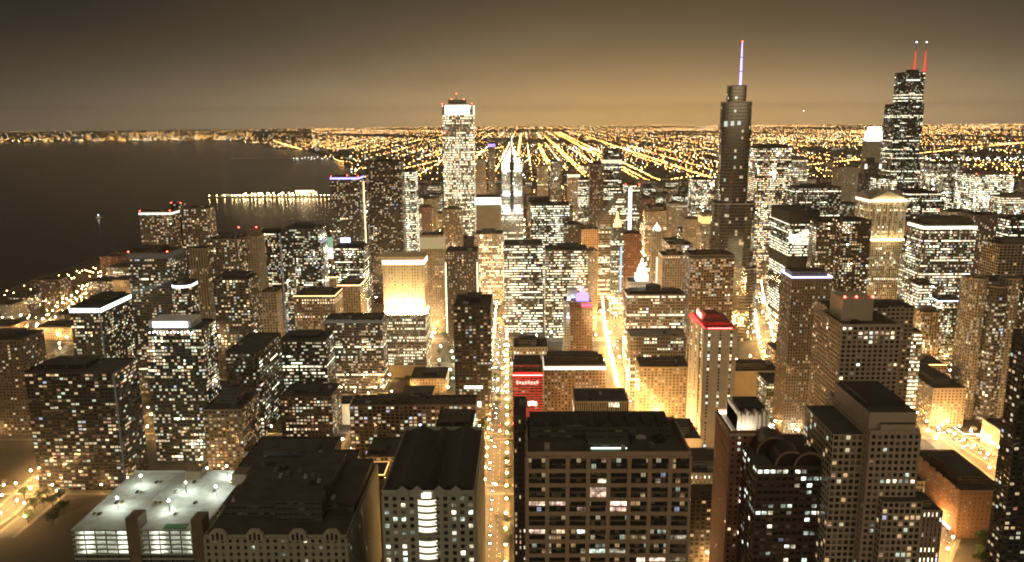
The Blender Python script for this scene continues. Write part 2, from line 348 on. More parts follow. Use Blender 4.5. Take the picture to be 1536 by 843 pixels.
for X in (-640, -520, -400, -290, -170, 260, 400, 520, 640, 770, 900, 1030, 1160):
    street([(X, 560 if abs(X) < 500 else 900), (X, 2300)], 12, 44, 2)
street(gp((330, 488), (440, 484), (560, 480), (700, 482), (790, 480), (905, 478)), 26, 24, 1)             # river drive
# river between the banks, crossing under the avenue
mb = MB(); mb.face([(-540, 1335, .9), (-60, 1335, .9), (-60, 1385, .9), (-540, 1385, .9)]); mb.face([(240, 1335, .9), (900, 1335, .9), (900, 1385, .9), (240, 1385, .9)])
tag(mb.build('river_water', bpy.data.materials['lake_water']), kind='structure')

# ------------------------------------------------------------------ building kit
def room_light(name, col, st):
    m, t = mat(name); out = node(t, 'ShaderNodeOutputMaterial'); e = node(t, 'ShaderNodeEmission'); t.links.new(e.outputs[0], out.inputs[0])
    tcx = node(t, 'ShaderNodeTexCoord'); oi = node(t, 'ShaderNodeObjectInfo'); s = node(t, 'ShaderNodeSeparateXYZ'); t.links.new(tcx.outputs['Generated'], s.inputs[0])
    va = node(t, 'ShaderNodeVectorMath', operation='ADD'); t.links.new(tcx.outputs['Object'], va.inputs[0])
    cb = node(t, 'ShaderNodeCombineXYZ'); put(t, cb.inputs[0], mth(t, 'MULTIPLY', oi.outputs['Random'], 77.0)); put(t, cb.inputs[1], mth(t, 'MULTIPLY', oi.outputs['Random'], 31.0)); t.links.new(cb.outputs[0], va.inputs[1])
    nz = node(t, 'ShaderNodeTexNoise'); t.links.new(va.outputs[0], nz.inputs['Vector']); nz.inputs['Scale'].default_value = .45; nz.inputs['Detail'].default_value = 1.5
    k = mth(t, 'MULTIPLY', mth(t, 'ADD', .1, mth(t, 'POWER', mth(t, 'MULTIPLY', nz.outputs[0], 1.75), 3.0)), mth(t, 'ADD', .55, mth(t, 'MULTIPLY', s.outputs[2], .7)))
    r2 = mth(t, 'FRACT', mth(t, 'MULTIPLY', oi.outputs['Random'], 17.3)); lev = mth(t, 'ADD', .10, mth(t, 'MULTIPLY', mth(t, 'POWER', r2, 2.0), 1.5))
    cut = mth(t, 'ADD', .3, mth(t, 'MULTIPLY', mth(t, 'FRACT', mth(t, 'MULTIPLY', oi.outputs['Random'], 41.7)), 1.0))
    bl = mth(t, 'SUBTRACT', 1.0, mth(t, 'MULTIPLY', mth(t, 'GREATER_THAN', s.outputs[2], cut), .6))
    k = mth(t, 'MULTIPLY', mth(t, 'MULTIPLY', k, lev), bl)
    put(t, e.inputs[1], mth(t, 'MULTIPLY', k, st)); e.inputs[0].default_value = (*col, 1); m.cycles.emission_sampling = 'NONE'
    return m
ROOMS = [room_light('warm_room', (1, .70, .40), 2.6), room_light('rosy_room', (1, .66, .50), 3.0), room_light('cream_room', (1, .88, .62), 3.0), room_light('cool_room', (.86, 1, .84), 2.8)]

def outline(shape, X0, X1, Y0, Y1):
    if shape in (None, 'rect'): return [(X0, Y0), (X1, Y0), (X1, Y1), (X0, Y1)]
    w, d = X1 - X0, Y1 - Y0
    if shape == 'cham':
        c = min(w, d) * .16; return [(X0 + c, Y0), (X1 - c, Y0), (X1, Y0 + c), (X1, Y1 - c), (X1 - c, Y1), (X0 + c, Y1), (X0, Y1 - c), (X0, Y0 + c)]
    if shape == 'round':
        c = min(w, d) * .42; P = []
        for cx, cy, a0 in ((X1 - c, Y0 + c, -90), (X1 - c, Y1 - c, 0), (X0 + c, Y1 - c, 90), (X0 + c, Y0 + c, 180)):
            P += [(cx + c * math.cos(R(a0 + 18 * i)), cy + c * math.sin(R(a0 + 18 * i))) for i in range(6)]
        return P
    if shape == 'notch':
        c = min(w, d) * .1; return [(X0 + c, Y0), (X1 - c, Y0), (X1 - c, Y0 + c), (X1, Y0 + c), (X1, Y1 - c), (X1 - c, Y1 - c), (X1 - c, Y1), (X0 + c, Y1), (X0 + c, Y1 - c), (X0, Y1 - c), (X0, Y0 + c), (X0 + c, Y0 + c)]
    return shape
def slab_roof(root, P, z, roofm, fm, bay, fl, par=1.3, units=3, seed=0):
    rb = MB(); rb.face([(x, y, z) for x, y in P]); r = rb.build('roof', roofm, root)
    rb = MB(); rb.ring(P, .5, z - .02, z + par); rb.build('parapet', fm, root)
    xs, ys = [p[0] for p in P], [p[1] for p in P]; q = random.Random(int(abs(P[0][0]) * 7 + z))
    for i in range(units):
        w, d, h = q.uniform(2, 6), q.uniform(2, 6), q.uniform(1.2, 3.2)
        x = q.uniform(min(xs) + 3, max(max(xs) - 3 - w, min(xs) + 3.1)); y = q.uniform(min(ys) + 3, max(max(ys) - 3 - d, min(ys) + 3.1))
        u = MB(); u.box(x, x + w, y, y + d, z + .3, z + h); u.box(x + .3, x + w - .3, y + .3, y + d - .3, z - .01, z + .3); u.tube(x + w / 2, y + d / 2, z + h, z + h + .4, min(w, d) * .35, min(w, d) * .35, 10)
        u.build('roof_unit', [STEEL, ROOFG, DARK][i % 3], r)
    return r
def beacons(root, pts):
    o = WL[root.name]
    for x, y, z in pts: kid('beacon', BEACON, root, (x - o.x, y - o.y, z - o.z))
def relief(root, X0, X1, Y0, Y1, z0, z1, wallm, p, side, lit, skip=(), deep=.55, nwin=90, rooms=None, rows=None, nb=None):
    """piers and floor bands standing proud of the glass on the seen faces, and the lit rooms as panes of their own"""
    nf = max(1, round((z1 - z0) / p['floor'])); fh = (z1 - z0) / nf; q = random.Random(int(X0 * 13 + z1))
    faces = [('n', X0, X1)] + [(side, Y0, Y1)]
    cells = []
    g = MB()
    for f, a, b in faces:
        k = max(1, nb if (nb and f == 'n') else round((b - a) / p['bay'])); bw = (b - a) / k; pw = bw * (1 - p['ww']); sh = fh * (1 - p['wh'])
        def bx(u0, u1, za, zb, dd):
            if f == 'n': g.box(u0, u1, Y0 - dd, Y0 + .05, za, zb)
            elif f == 'e': g.box(X0 - dd, X0 + .05, u0, u1, za, zb)
            else: g.box(X1 - .05, X1 + dd, u0, u1, za, zb)
        for i in range(k + 1):
            c = a + i * bw; bx(max(a - .3, c - pw / 2), min(b + .3, c + pw / 2), z0, z1, deep)
        for j in range(nf + 1):
            c = z0 + j * fh; bx(a - .25, b + .25, max(z0, c - sh / 2), min(z1, c + sh / 2) + (.0), deep - .12)
        cells += [(f, i, j, a + (i + .5) * bw, z0 + (j + .5) * fh, bw * p['ww'], fh * p['wh']) for i in range(k) for j in range(nf)]
    g.build('wall_grid', wallm, root)
    o = WL[root.name]; pool = {}
    pick = [c for c in cells if (lit(c[0], c[1], c[2], nf) if callable(lit) else q.random() < lit)]
    q.shuffle(pick)
    for f, i, j, u, z, w, h in pick[:nwin]:
        mm = q.choice(rooms or ROOMS); key = (f == 'n', round(w, 2), mm.name)
        if key not in pool:
            b = MB()
            if f == 'n': b.box(-w / 2, w / 2, -.12, 0, -h / 2, h / 2)
            else: b.box(-.06, .06, -w / 2, w / 2, -h / 2, h / 2)
            me = bpy.data.meshes.new('window'); me.from_pydata(b.v, [], b.f); me.materials.append(mm); pool[key] = me
        x, y = (u, Y0 - .03) if f == 'n' else ((X0 - .1, u) if f == 'e' else (X1 + .1, u))
        kid('window', pool[key], root, (x - o.x, y - o.y, z - o.z))
def tower(label, xl, xr, yt, Y, D, pre='res', name='apartment_tower', cat='tower', roof=None, pent='auto', band=None, beac=0, shape=None,
          strips=(), units=2, par=1.3, rel=None, group=None, box=None, ztop=None, **o):
    if box: X0, X1, z = box
    else:
        a, b = at(xl, yt, Y), at(xr, yt, Y); X0, X1, z = a.x, b.x, (a.z + b.z) / 2
    if ztop: z = ztop
    Y0, Y1 = Y, Y + D; FOOT.append((X0, X1, Y0, Y1))
    root = thing(name, label, cat, ((X0 + X1) / 2, (Y0 + Y1) / 2, 0), group)
    fm, p = facade(pre, **o); P = outline(shape, X0, X1, Y0, Y1)
    side = 'e' if (X0 + X1) / 2 > 0 else 'w'
    wb = MB(); nb = o.get('nb')
    wallm = plain(pre + '_wall', p['wall'], .85, var=.22, scale=.07) if rel is not None else fm
    if rel is not None:
        gm, _ = facade(pre, **{**o, 'ww': 1.0, 'wh': .8, 'lit': rel.get('dim', .03), 'st': 1.2, 'wall': p['glass'], 'fl': 0, **rel.get('core', {})})
        if rel.get('core'): p = {**p}; cb_, cf_ = rel['core'].get('bay', p['bay']), rel['core'].get('floor', p['floor'])
        else: cb_, cf_ = p['bay'], p['floor']
        wb.prism(P, 0, z, 0, bay=cb_, fl=cf_, cap=False); wb.build('wall', gm, root)
        relief(root, X0, X1, Y0, Y1, rel.get('z0', 0), z, wallm, p, side, rel.get('lit', .12), deep=rel.get('deep', .55), nwin=rel.get('n', 80), rooms=rel.get('rooms'), nb=rel.get('nb'))
    else:
        wb.prism(P, 0, z, 0, bay=p['bay'], fl=p['floor'], cap=False, nb=nb); wb.build('wall', fm, root)
    slab_roof(root, P, z, roof or ROOF, wallm if rel is not None else facade('mech', wall=p['wall'])[0], p['bay'], p['floor'], par, units)
    if pent == 'auto':
        q = random.Random(int(xl * 3 + Y)); h = q.uniform(3.5, 7); pent = [(q.uniform(.15, .3), q.uniform(.65, .85), q.uniform(.2, .35), q.uniform(.65, .85), h)]
    zt = z
    for e in pent or ():
        fx0, fx1, fy0, fy1, h = e[:5]; pm = e[5] if len(e) > 5 else facade('mech', wall=tuple(c * .7 for c in p['wall']))[0]
        b = MB(); A = (X0 + (X1 - X0) * fx0, X0 + (X1 - X0) * fx1, Y0 + D * fy0, Y0 + D * fy1)
        b.box(*A, z - .02, z + h, 0, 1, bottom=False, bay=2.5, fl=3); pp = b.build('penthouse', [pm, roof or ROOF], root); zt = max(zt, z + h)
    if band:
        dz, h, col, st = band[:4]; b = MB(); e = .35
        P2 = [(x + (e if x > (X0 + X1) / 2 else -e), y + (e if y > (Y0 + Y1) / 2 else -e)) for x, y in P]
        b.ring(P2, .3, z - dz - h, z - dz); b.build('crown_glow', G(col, st, len(band) > 4), root)
    for fx in strips:
        b = MB(); x = X0 + (X1 - X0) * fx[0]; b.box(x - fx[1], x + fx[1], Y0 - .5, Y0 + .02, fx[2] * z, fx[3] * z); b.build('glow_strip', G(fx[4], fx[5]), root)
    if beac:
        w, d = X1 - X0, D
        beacons(root, [(X0 + w * fx, Y0 + d * fy, (zt if beac > 10 else z) + 1.6) for fx, fy in ((.03, .03), (.97, .03), (.5, .5), (.97, .97))[:beac % 10]])
    return dict(root=root, X0=X0, X1=X1, Y0=Y0, Y1=Y1, z=z, zt=zt, P=P, fm=fm, p=p, side=side)

# ------------------------------------------------------------------ towers down in front
# wide brown block under the camera
T = tower('wide brown office block with big square window bays, beside the bright street', 790, 1037, 684, 360, 46, 'res', 'office_block', 'office building',
    wall=(.36, .255, .17), ww=.80, wh=.74, bay=9.6, floor=7.44, pent=None, units=18, par=2.2,
    rel=dict(nb=8, deep=.9, n=0, lit=0, core=dict(bay=2.4, floor=3.72, lit=.10, st=2.6, warm=.85, ww=.9, wh=.8)))  # core's warm glowing cells are painted reflections of golden lights in the glass
X0, X1, z = T['X0'], T['X1'], T['z']; bw = (X1 - X0) / 8; nf = round(z / 7.44); fh = z / nf; qb = random.Random(4)
b = MB(); v_ = MB()
for i in range(8):
    for j in range(nf):
        cx, cz = X0 + (i + .5) * bw, z - (j + .5) * fh
        if j and (i * 5 + j * 3) % 7: b.box(cx - bw * .4, cx + bw * .4, T['Y0'] - .5, T['Y0'] + .02, cz - .32, cz + .32)
        for k in ((-1, 1) if (i + j) % 3 else (-1.5, -.5, .5, 1.5)): v_.box(cx + k * bw * .135 - .08, cx + k * bw * .135 + .08, T['Y0'] - .3, T['Y0'] + .02, cz - fh * .37, cz + fh * .37)
b.build('spandrel', plain('spandrel_brown', (.17, .115, .075), .8), T['root']); v_.build('mullion', DARK, T['root'])
for i, j, half in ((3, 2, 2), (0, 3, 0), (1, 3, 0), (4, 3, 0), (4, 3, 1), (0, 5, 0), (1, 5, 0), (2, 5, 0), (3, 6, 0), (3, 6, 1), (5, 5, 1), (7, 7, 0), (6, 7, 0), (4, 6, 1), (1, 7, 1), (3, 1, 1), (6, 5, 0), (5, 7, 0), (2, 3, 1), (7, 5, 1)):
    cx, cz = X0 + (i + .5) * bw, z - (j + .5) * fh; h_ = fh * .33; k = MB(); fw = bw * (.39 if qb.random() < .7 else .2); dx = 0 if fw > bw * .3 else bw * .18
    z0_, z1_ = (cz - fh * .35, cz + fh * .35) if half == 2 else (cz + .34, cz + fh * .35) if half == 0 else (cz - fh * .35, cz - .34)
    ox, oz = T['root'].location.x, 0; k.box(-fw, fw, -.1, 0, -(z1_ - z0_) / 2, (z1_ - z0_) / 2); me = bpy.data.meshes.new('window'); me.from_pydata(k.v, [], k.f); me.materials.append(ROOMS[(i * 3 + j) % 4] if (i, j) not in ((3, 2), (0, 3), (1, 3), (4, 3)) else ROOMS[1])
    kid('window', me, T['root'], (cx + dx - ox, T['Y0'] - .03 - WL[T['root'].name].y, (z0_ + z1_) / 2))
w = T['X1'] - T['X0']; z = T['z']
b = MB(); b.box(T['X0'] + w * .02, T['X0'] + w * .93, T['Y0'] + 21, T['Y1'] - 1, z - .02, z + 5.5); b.build('penthouse', facade('mech', wall=(.05, .05, .04))[0], T['root'])
b = MB(); b.box(T['X0'] + w * .38, T['X0'] + w * .64, T['Y0'] + 8, T['Y0'] + 20.9, z - .02, z + 3.4); b.build('penthouse', facade('mech', wall=(.06, .07, .055))[0], T['root'])
b = MB(); b.box(T['X0'] + w * .40, T['X0'] + w * .62, T['Y0'] + 7.3, T['Y0'] + 7.6, z + .5, z + 1.0); b.build('work_light', G((.75, 1, .75), 4.0, True), T['root'])
b = MB()
for i in range(9): b.box(T['X0'] + w * (.05 + i * .1), T['X0'] + w * (.11 + i * .1), T['Y0'] + 26, T['Y1'] - 6, z + 5.5, z + 7.4)
b.build('cooling_unit', DARK, T['root'])
T = tower('slim dark block wedged between the wide brown block and the bright street', 770, 789, 628, 392, 30, 'resdk', 'side_block', 'building', lit=.2, ww=.3, bay=2.6, pent=None)
# pale curved block with brightly lit bay windows
T = tower('pale stone block with a stack of glowing curved bay windows and long dark roofs', 573, 712, 742, 420, 95, 'offpale', 'stone_block', 'office building',
    wall=(.36, .36, .30), ww=.5, wh=.62, bay=4.6, floor=4.2, pent=None, units=0, par=2.5,
    rel=dict(deep=.8, n=60, dim=.05, rooms=ROOMS[2:], lit=lambda f, i, j, nf: f == 'n' and ((i in (2, 8) and j != nf - 5 and j < nf - 1 and (i * 7 + j * 5) % 4) or (i in (0, 10) and (j * 3) % 5 < 2) or (i in (1, 9) and j % 5 == 1))))
X0, X1, z = T['X0'], T['X1'], T['z']; w = X1 - X0; cx = (X0 + X1) / 2 - w * .02
b = MB()
for j in range(16):
    z1 = z - 1.5 - j * 4.2
    Pb = [(cx + a, T['Y0'] - .6 - 1.5 * math.cos(a / 5.5 * 1.5)) for a in (-5.5, -4, -2, 0, 2, 4, 5.5)]
    b.prism([(cx - 5.7, T['Y0'] - .01)] + [(x, y) for x, y in Pb] + [(cx + 5.7, T['Y0'] - .01)], z1 - 1.1, z1, 0, bottom=True)
b.build('bay_window_sill', plain('bay_stone', (.34, .34, .29), .8), T['root'])
for j in range(1, 16):
    if j in (6, 10, 11): continue
    z1 = z - 1.5 - j * 4.2 + 3.0; k = MB()
    k.prism([(cx - 5.4, T['Y0'] - .01)] + [(cx + a, T['Y0'] - .3 - 1.4 * math.cos(a / 5.5 * 1.5)) for a in (-5.2, -4, -2, 0, 2, 4, 5.2)] + [(cx + 5.4, T['Y0'] - .01)], z1 - 2.8, z1, 0, bottom=True)
    k.build('bay_window', G((1, .95, .68), 1.6), T['root'])
b = MB(); b.box(cx - 2.6, cx + 2.6, T['Y0'] - 1.3, T['Y0'] - .1, z - 5.2, z + 1.2); b.build('bay_window', G((1, .95, .70), 2.6), T['root'])
rf = MB()      # long dark pitched roofs behind the gables
for x0, x1 in ((X0 + 2, cx - 4), (cx - 3, cx + 5), (cx + 6, X1 - 2)):
    h = 5; xm = (x0 + x1) / 2; ya, yb = T['Y0'] + 4, T['Y1'] - 3
    rf.face([(x0, ya, z), (xm, ya, z + h), (xm, yb, z + h), (x0, yb, z)]); rf.face([(xm, ya, z + h), (x1, ya, z), (x1, yb, z), (xm, yb, z + h)])
    rf.face([(x0, ya, z), (x1, ya, z), (xm, ya, z + h)]); rf.face([(x1, yb, z), (x0, yb, z), (xm, yb, z + h)])
rf.build('pitched_roof', plain('slate', (.035, .030, .026), .7), T['root'])
for gx in (.22, .38, .62, .80):
    g_ = MB(); x = X0 + w * gx; g_.face([(x - 3.4, T['Y0'] - .9, z - 1), (x + 3.4, T['Y0'] - .9, z - 1), (x + 3.4, T['Y0'] - .9, z + 2.5), (x, T['Y0'] - .9, z + 5.4), (x - 3.4, T['Y0'] - .9, z + 2.5)])
    g_.face([(x + 3.4, T['Y0'] + .2, z - 1), (x - 3.4, T['Y0'] + .2, z - 1), (x - 3.4, T['Y0'] + .2, z + 2.5), (x, T['Y0'] + .2, z + 5.4), (x + 3.4, T['Y0'] + .2, z + 2.5)])
    for a, c in (((x - 3.4, z + 2.5), (x, z + 5.4)), ((x, z + 5.4), (x + 3.4, z + 2.5)), ((x - 3.4, z - 1), (x - 3.4, z + 2.5)), ((x + 3.4, z + 2.5), (x + 3.4, z - 1))):
        g_.face([(a[0], T['Y0'] - .9, a[1]), (a[0], T['Y0'] + .2, a[1]), (c[0], T['Y0'] + .2, c[1]), (c[0], T['Y0'] - .9, c[1])])
    g_.build('gable', plain('bay_stone', (.34, .34, .29), .8), T['root'])
# hospital-like wing with gables
T = tower('grey stone wing with pointed gables and dark stepped roofs, beside the white parking garage', 306, 520, 806, 432, 100, 'offpale', 'gabled_wing', 'building',
    wall=(.30, .29, .22), ww=.42, wh=.55, bay=4.4, floor=4.2, pent=None, units=4, par=1.5, rel=dict(deep=.7, n=50, dim=.02, lit=.16, rooms=ROOMS[2:]))
X0, X1, z = T['X0'], T['X1'], T['z']; w = X1 - X0
for a, b_, c, d, h in ((.05, .45, .25, .95, 8), (.45, .78, .18, .9, 14), (.78, .98, .3, .98, 6)):
    k = MB(); k.box(X0 + w * a, X0 + w * b_ - .1, T['Y0'] + 100 * c, T['Y0'] + 100 * d, z - .02, z + h, 0, 1, bottom=False); k.build('stepped_roof', [facade('mech', wall=(.07, .06, .05))[0], ROOF], T['root'])
for i in range(16):
    u = MB(); x, y = X0 + w * (.08 + .84 * ((i * .618) % 1)), T['Y0'] + 22 + 62 * ((i * .37 + .1) % 1); zz = z + (8 if x < X0 + w * .45 else 14 if x < X0 + w * .78 else 6)
    u.box(x, x + 2 + i % 3, y, y + 2 + i % 4, zz - .02, zz + 1.3 + .5 * (i % 3)); u.tube(x + 1, y + 1, zz + 1.2, zz + 3, .5, .5, 8); u.build('roof_unit', [STEEL, ROOFG, DARK][i % 3], T['root'])
for gx in (.10, .36, .66, .9):
    x = X0 + w * gx; g_ = MB(); pts = [(x - 5, z - 2), (x + 5, z - 2), (x + 5, z + 2.5), (x + 2.6, z + 5.2), (x - 2.6, z + 5.2), (x - 5, z + 2.5)]
    ya, yb = T['Y0'] - 1.1, T['Y0'] + 1
    g_.face([(p, ya, q) for p, q in pts]); g_.face([(p, yb, q) for p, q in reversed(pts)])
    for i in range(6):
        (p, q), (p2, q2) = pts[i], pts[(i + 1) % 6]; g_.face([(p, ya, q), (p, yb, q), (p2, yb, q2), (p2, ya, q2)])
    g_.build('gable', plain('gable_stone', (.33, .31, .24), .85), T['root'])
    g_ = MB()
    for dx in (-2.6, 0, 2.6): g_.box(x + dx - .7, x + dx + .7, ya - .12, ya + .02, z - 1.2, z + 2.6 + (1 if dx == 0 else 0))
    g_.build('gable_window', DARK, T['root'])

# white-lit parking deck
Y0, zt = 505, 40; a, c = at(107, 792, Y0), at(303, 792, Y0); X0, X1 = a.x, c.x; D = 92; FOOT.append((X0, X1, Y0, Y0 + D))
pk = thing('parking_garage', 'brightly lit white parking garage with open decks and cars on its roof', 'parking garage', ((X0 + X1) / 2, Y0 + D / 2, 0))
CONC = plain('concrete', (.46, .46, .41), .8, var=.5, scale=.16)
k = MB()
for j in range(11): k.box(X0, X1, Y0, Y0 + D, j * 3.6, j * 3.6 + .45)
k.build('deck', CONC, pk)
k = MB()
for j in range(11):
    k.box(X0 - .2, X1 + .2, Y0 - .3, Y0, j * 3.6 + .1, j * 3.6 + 1.3); k.box(X1, X1 + .3, Y0, Y0 + D, j * 3.6 + .1, j * 3.6 + 1.3); k.box(X0 - .3, X0, Y0, Y0 + D, j * 3.6 + .1, j * 3.6 + 1.3)
k.box(X0, X1, Y0 + D, Y0 + D + .3, 36, 38)
k.build('guard_wall', plain('guard_concrete', (.40, .40, .36), .8), pk)
k = MB()
for i in range(13):
    for yy in (Y0 + .3, Y0 + 30, Y0 + 60, Y0 + D - 1):
        x = X0 + .5 + i * (X1 - X0 - 1.5) / 12; k.box(x, x + .55, yy, yy + .6, 0, 36.2)
k.build('column', DARK, pk)
k = MB(); k.box(X0 + 1, X1 - 1, Y0 + 42, Y0 + 42.4, .5, 36); k.build('core_wall', CONC, pk)
tube = MB(); tube.box(-3.2, 3.2, -.18, .18, -.08, .08); me = bpy.data.meshes.new('deck_light'); me.from_pydata(tube.v, [], tube.f); me.materials.append(G((.93, 1, .86), 80.0, True))
for j in range(5, 10):
    for i in range(7): kid('deck_light', me, pk, ((i - 3) * (X1 - X0) / 7.2, -D / 2 + 4 + (i % 2) * 5, j * 3.6 + 3.3))
k = MB(); k.face([(X0 + 38, Y0 + 1, 36.5), (X0 + 41, Y0 + 1, 36.5), (X0 + 41, Y0 + D - 8, 38.2), (X0 + 38, Y0 + D - 8, 38.2)]); k.box(X0 + 37.7, X0 + 38, Y0 + 1, Y0 + D - 8, 36.4, 38.6); k.build('ramp', CONC, pk)
for x0, x1, y0, y1, h in ((X0 + 38.5, X0 + 47, Y0 - 1, Y0 + 12, 46), (X1 - 7, X1 + .8, Y0 - 1, Y0 + 11, 45), (X0 + 46, X0 + 58, Y0 + D - 12, Y0 + D - 1, 43), (X1 - 4, X1 + 7, Y0 + D - 22, Y0 + D - 8, 45)):
    k = MB(); k.box(x0, x1, y0, y1, 0, h); k.build('stair_tower', plain('stair_brick', (.18, .13, .085), .85), pk)
k = MB(); k.box(X0 + 62, X0 + 78, Y0 + 2, Y0 + 9, 36.46, 36.7); k.build('roof_lawn', plain('lawn', (.06, .17, .05), .9), pk)
k = MB()
for i in range(30): k.box(X0 + 3 + i * (X1 - X0 - 6) / 30, X0 + 3.14 + i * (X1 - X0 - 6) / 30, Y0 + 20, Y0 + 25.5, 36.455, 36.47)
k.build('bay_marking', PAINT, pk)
head = ico('lamp_head', .55, G((.86, 1, .88), 950.0, True))
pole = MB(); pole.tube(0, 0, 0, 8, .16, .1, 6); pm_ = bpy.data.meshes.new('lamp_pole'); pm_.from_pydata(pole.v, [], pole.f); pm_.materials.append(DARK)
for fx, fy in ((.18, .35), (.18, .75), (.62, .3), (.62, .62), (.9, .55), (.85, .93)):
    l = thing('deck_lamp', 'white mast lamp lighting the top of the parking garage', 'lamp', (X0 + (X1 - X0) * fx, Y0 + D * fy, 36.45), 'mast lamps on the parking garage')
    kid('pole', pm_, l); kid('lamp_head', head, l, (0, 0, 8.2))
PARK = (X0, X1, Y0, D)

# brick tower with floodlit crown
T = tower('slim red brick tower with a white floodlit crown around its flat top', 1096, 1166, 652, 430, 34, 'brick', 'brick_tower', 'tower', pent=None, units=0, par=2.5,
    wall=(.26, .115, .07), ww=.48, wh=.5, bay=3.4, floor=3.5, rel=dict(deep=.5, n=60, dim=.02, lit=.07))
X0, X1, z = T['X0'], T['X1'], T['z']
k = MB(); k.ring([(X0 - 1, 429), (X1 + 1, 429), (X1 + 1, 465), (X0 - 1, 465)], 1.2, z - .5, z + .7); k.build('cornice', STONE, T['root'])
k = MB(); k.ring([(X0 + .9, 431.2), (X1 - .9, 431.2), (X1 - .9, 463), (X0 + .9, 463)], .5, z + .72, z + 1.15); k.build('floodlight', G((1, .90, .72), 48.0, True), T['root'])
k = MB(); k.box(X0 + 5, X1 - 3, 436, 460, z, z + 9); k.build('penthouse', plain('crown_stone', (.62, .56, .46), .85), T['root'])
k = MB()
for i in range(8): k.box(X0 + 5 + i * (X1 - X0 - 9.4) / 7, X0 + 6.4 + i * (X1 - X0 - 9.4) / 7, 435.4, 460.6, z, z + 11.5 - (i % 2) * 1.5)
k.build('battlement', plain('crown_stone', (.62, .56, .46), .85), T['root'])
k = MB(); k.box(X0 + 7, X1 - 5, 440, 457, z + 9, z + 13); k.build('cooling_unit', DARK, T['root'])
# dark office block with barrel vaults
T = tower('dark office block topped by two black barrel vaults, against the slim brick tower', 1136, 1258, 702, 400, 44, 'offdk', 'vaulted_block', 'office building', pent=None, units=1, par=1,
    wall=(.07, .045, .032), ww=.78, wh=.52, bay=3.4, floor=3.9, rel=dict(deep=.4, n=96, dim=.02, rooms=[ROOMS[3], ROOMS[2], ROOMS[3]], lit=lambda f, i, j, nf: random.Random(i * 91 + j * 17).random() < {nf - 1: .75, nf - 2: .4, nf - 3: .15, nf - 4: .1, nf - 6: .4, nf - 7: .5}.get(j, .10)))
X0, X1, z = T['X0'], T['X1'], T['z']
for x, y, r, L in ((X0 + 18, 402, 8.5, 15), (X0 + 27.5, 400.5, 8.5, 9), (X0 + 14, 419, 9.5, 14)):
    k = MB(); n = 14; A = [(x + r * math.cos(math.pi * i / n), z + r * 1.05 * math.sin(math.pi * i / n)) for i in range(n + 1)]
    for i in range(n): k.face([(A[i][0], y, A[i][1]), (A[i][0], y + L, A[i][1]), (A[i + 1][0], y + L, A[i + 1][1]), (A[i + 1][0], y, A[i + 1][1])])
    k.face([(p, y, q) for p, q in A]); k.face([(p, y + L, q) for p, q in reversed(A)]); k.build('barrel_vault', plain('black_copper', (.03, .022, .018), .45, .4), T['root'])
    k = MB()
    for i in range(n):
        p, q = A[i], A[i + 1]; k.face([(p[0], y - .25, p[1]), (q[0], y - .25, q[1]), (x + (q[0] - x) * .86, y - .25, z + (q[1] - z) * .86), (x + (p[0] - x) * .86, y - .25, z + (p[1] - z) * .86)])
    k.build('vault_trim', plain('vault_rim', (.22, .15, .10), .6), T['root'])
# two stepped beige residential towers
T = tower('tall beige concrete tower with deep window grid, boxy penthouse and three red lights', 1263, 1352, 489, 560, 44, 'resgrid', 'grid_tower', 'tower', pent=None, units=3,
    wall=(.42, .345, .26), ww=.66, wh=.62, bay=3.9, floor=3.4, rel=dict(deep=.6, n=90, dim=.02, lit=lambda f, i, j, nf: random.Random(i * 31 + j * 7 + (f != 'n') * 999).random() < (.8 if (f == 'n' and nf - j in (2, 3) and i in (3, 4, 5, 6, 8, 9)) else .9 if (f == 'n' and nf - j == 15 and i > 3) else .05)))
X0, X1, z = T['X0'], T['X1'], T['z']; w = X1 - X0
k = MB(); k.box(X0 + w * .12, X0 + w * .66, 575, 598, z - .02, z + 17); k.build('penthouse', plain('penthouse_beige', (.42, .345, .26), .85), T['root'])
beacons(T['root'], [(X0 + w * x, 575.5, z + 17.9) for x in (.16, .36, .64)])
T2 = tower('beige wing behind the boxy penthouse tower, with a flat dark roof and pale wall', 1240, 1372, 462, 606, 26, 'res', 'tower_wing', 'tower', wall=(.33, .27, .19), ww=.6, wh=.5, pent=None, lit=.12)
T = tower('stepped beige tower with a dark notched roof, in front of the boxy penthouse tower', 1306, 1380, 650, 382, 58, 'resgrid', 'stepped_tower', 'tower', pent=None, units=1,
    wall=(.40, .315, .235), ww=.62, wh=.6, bay=3.0, floor=3.4, rel=dict(deep=.6, n=90, dim=.02, lit=lambda f, i, j, nf: random.Random(i * 37 + j * 11 + (f != 'n') * 77).random() < (.95 if f == 'n' and nf - j in (8, 14, 17) and i > 1 else .05)))
X0, X1, z = T['X0'], T['X1'], T['z']; w = X1 - X0
BEIGE = plain('penthouse_beige', (.40, .315, .235), .85)
k = MB(); k.box(X0 + w * .02, X1 - .3, 386, 432, z - .02, z + 9.5, 0, 1); k.build('penthouse', [BEIGE, ROOF], T['root'])
k = MB(); k.box(X0 + w * .22, X1 - w * .06, 383.2, 387.5, z - .02, z + 4.2, 0, 1); k.build('penthouse', [BEIGE, ROOF], T['root'])
k = MB(); k.box(X0 + w * .1, X1 - w * .1, 395, 428, z + 9.5, z + 12, 0, 0); k.build('cooling_unit', DARK, T['root'])
k = MB(); q = facade('resgrid', wall=(.40, .315, .235), lit=.12, bay=3.0)[0]
k.box(X0 + w * .26, X1 + 1.5, 376, 381.3, 0, z - 34, 0, 1, bay=3, fl=3.4); k.build('setback', [q, ROOF], T['root'])
k = MB(); k.box(X0 - 16, X0 - .7, 388, 430, 0, z - 3, 0, 1, bay=3, fl=3.4); k.build('side_wing', [q, ROOF], T['root'])
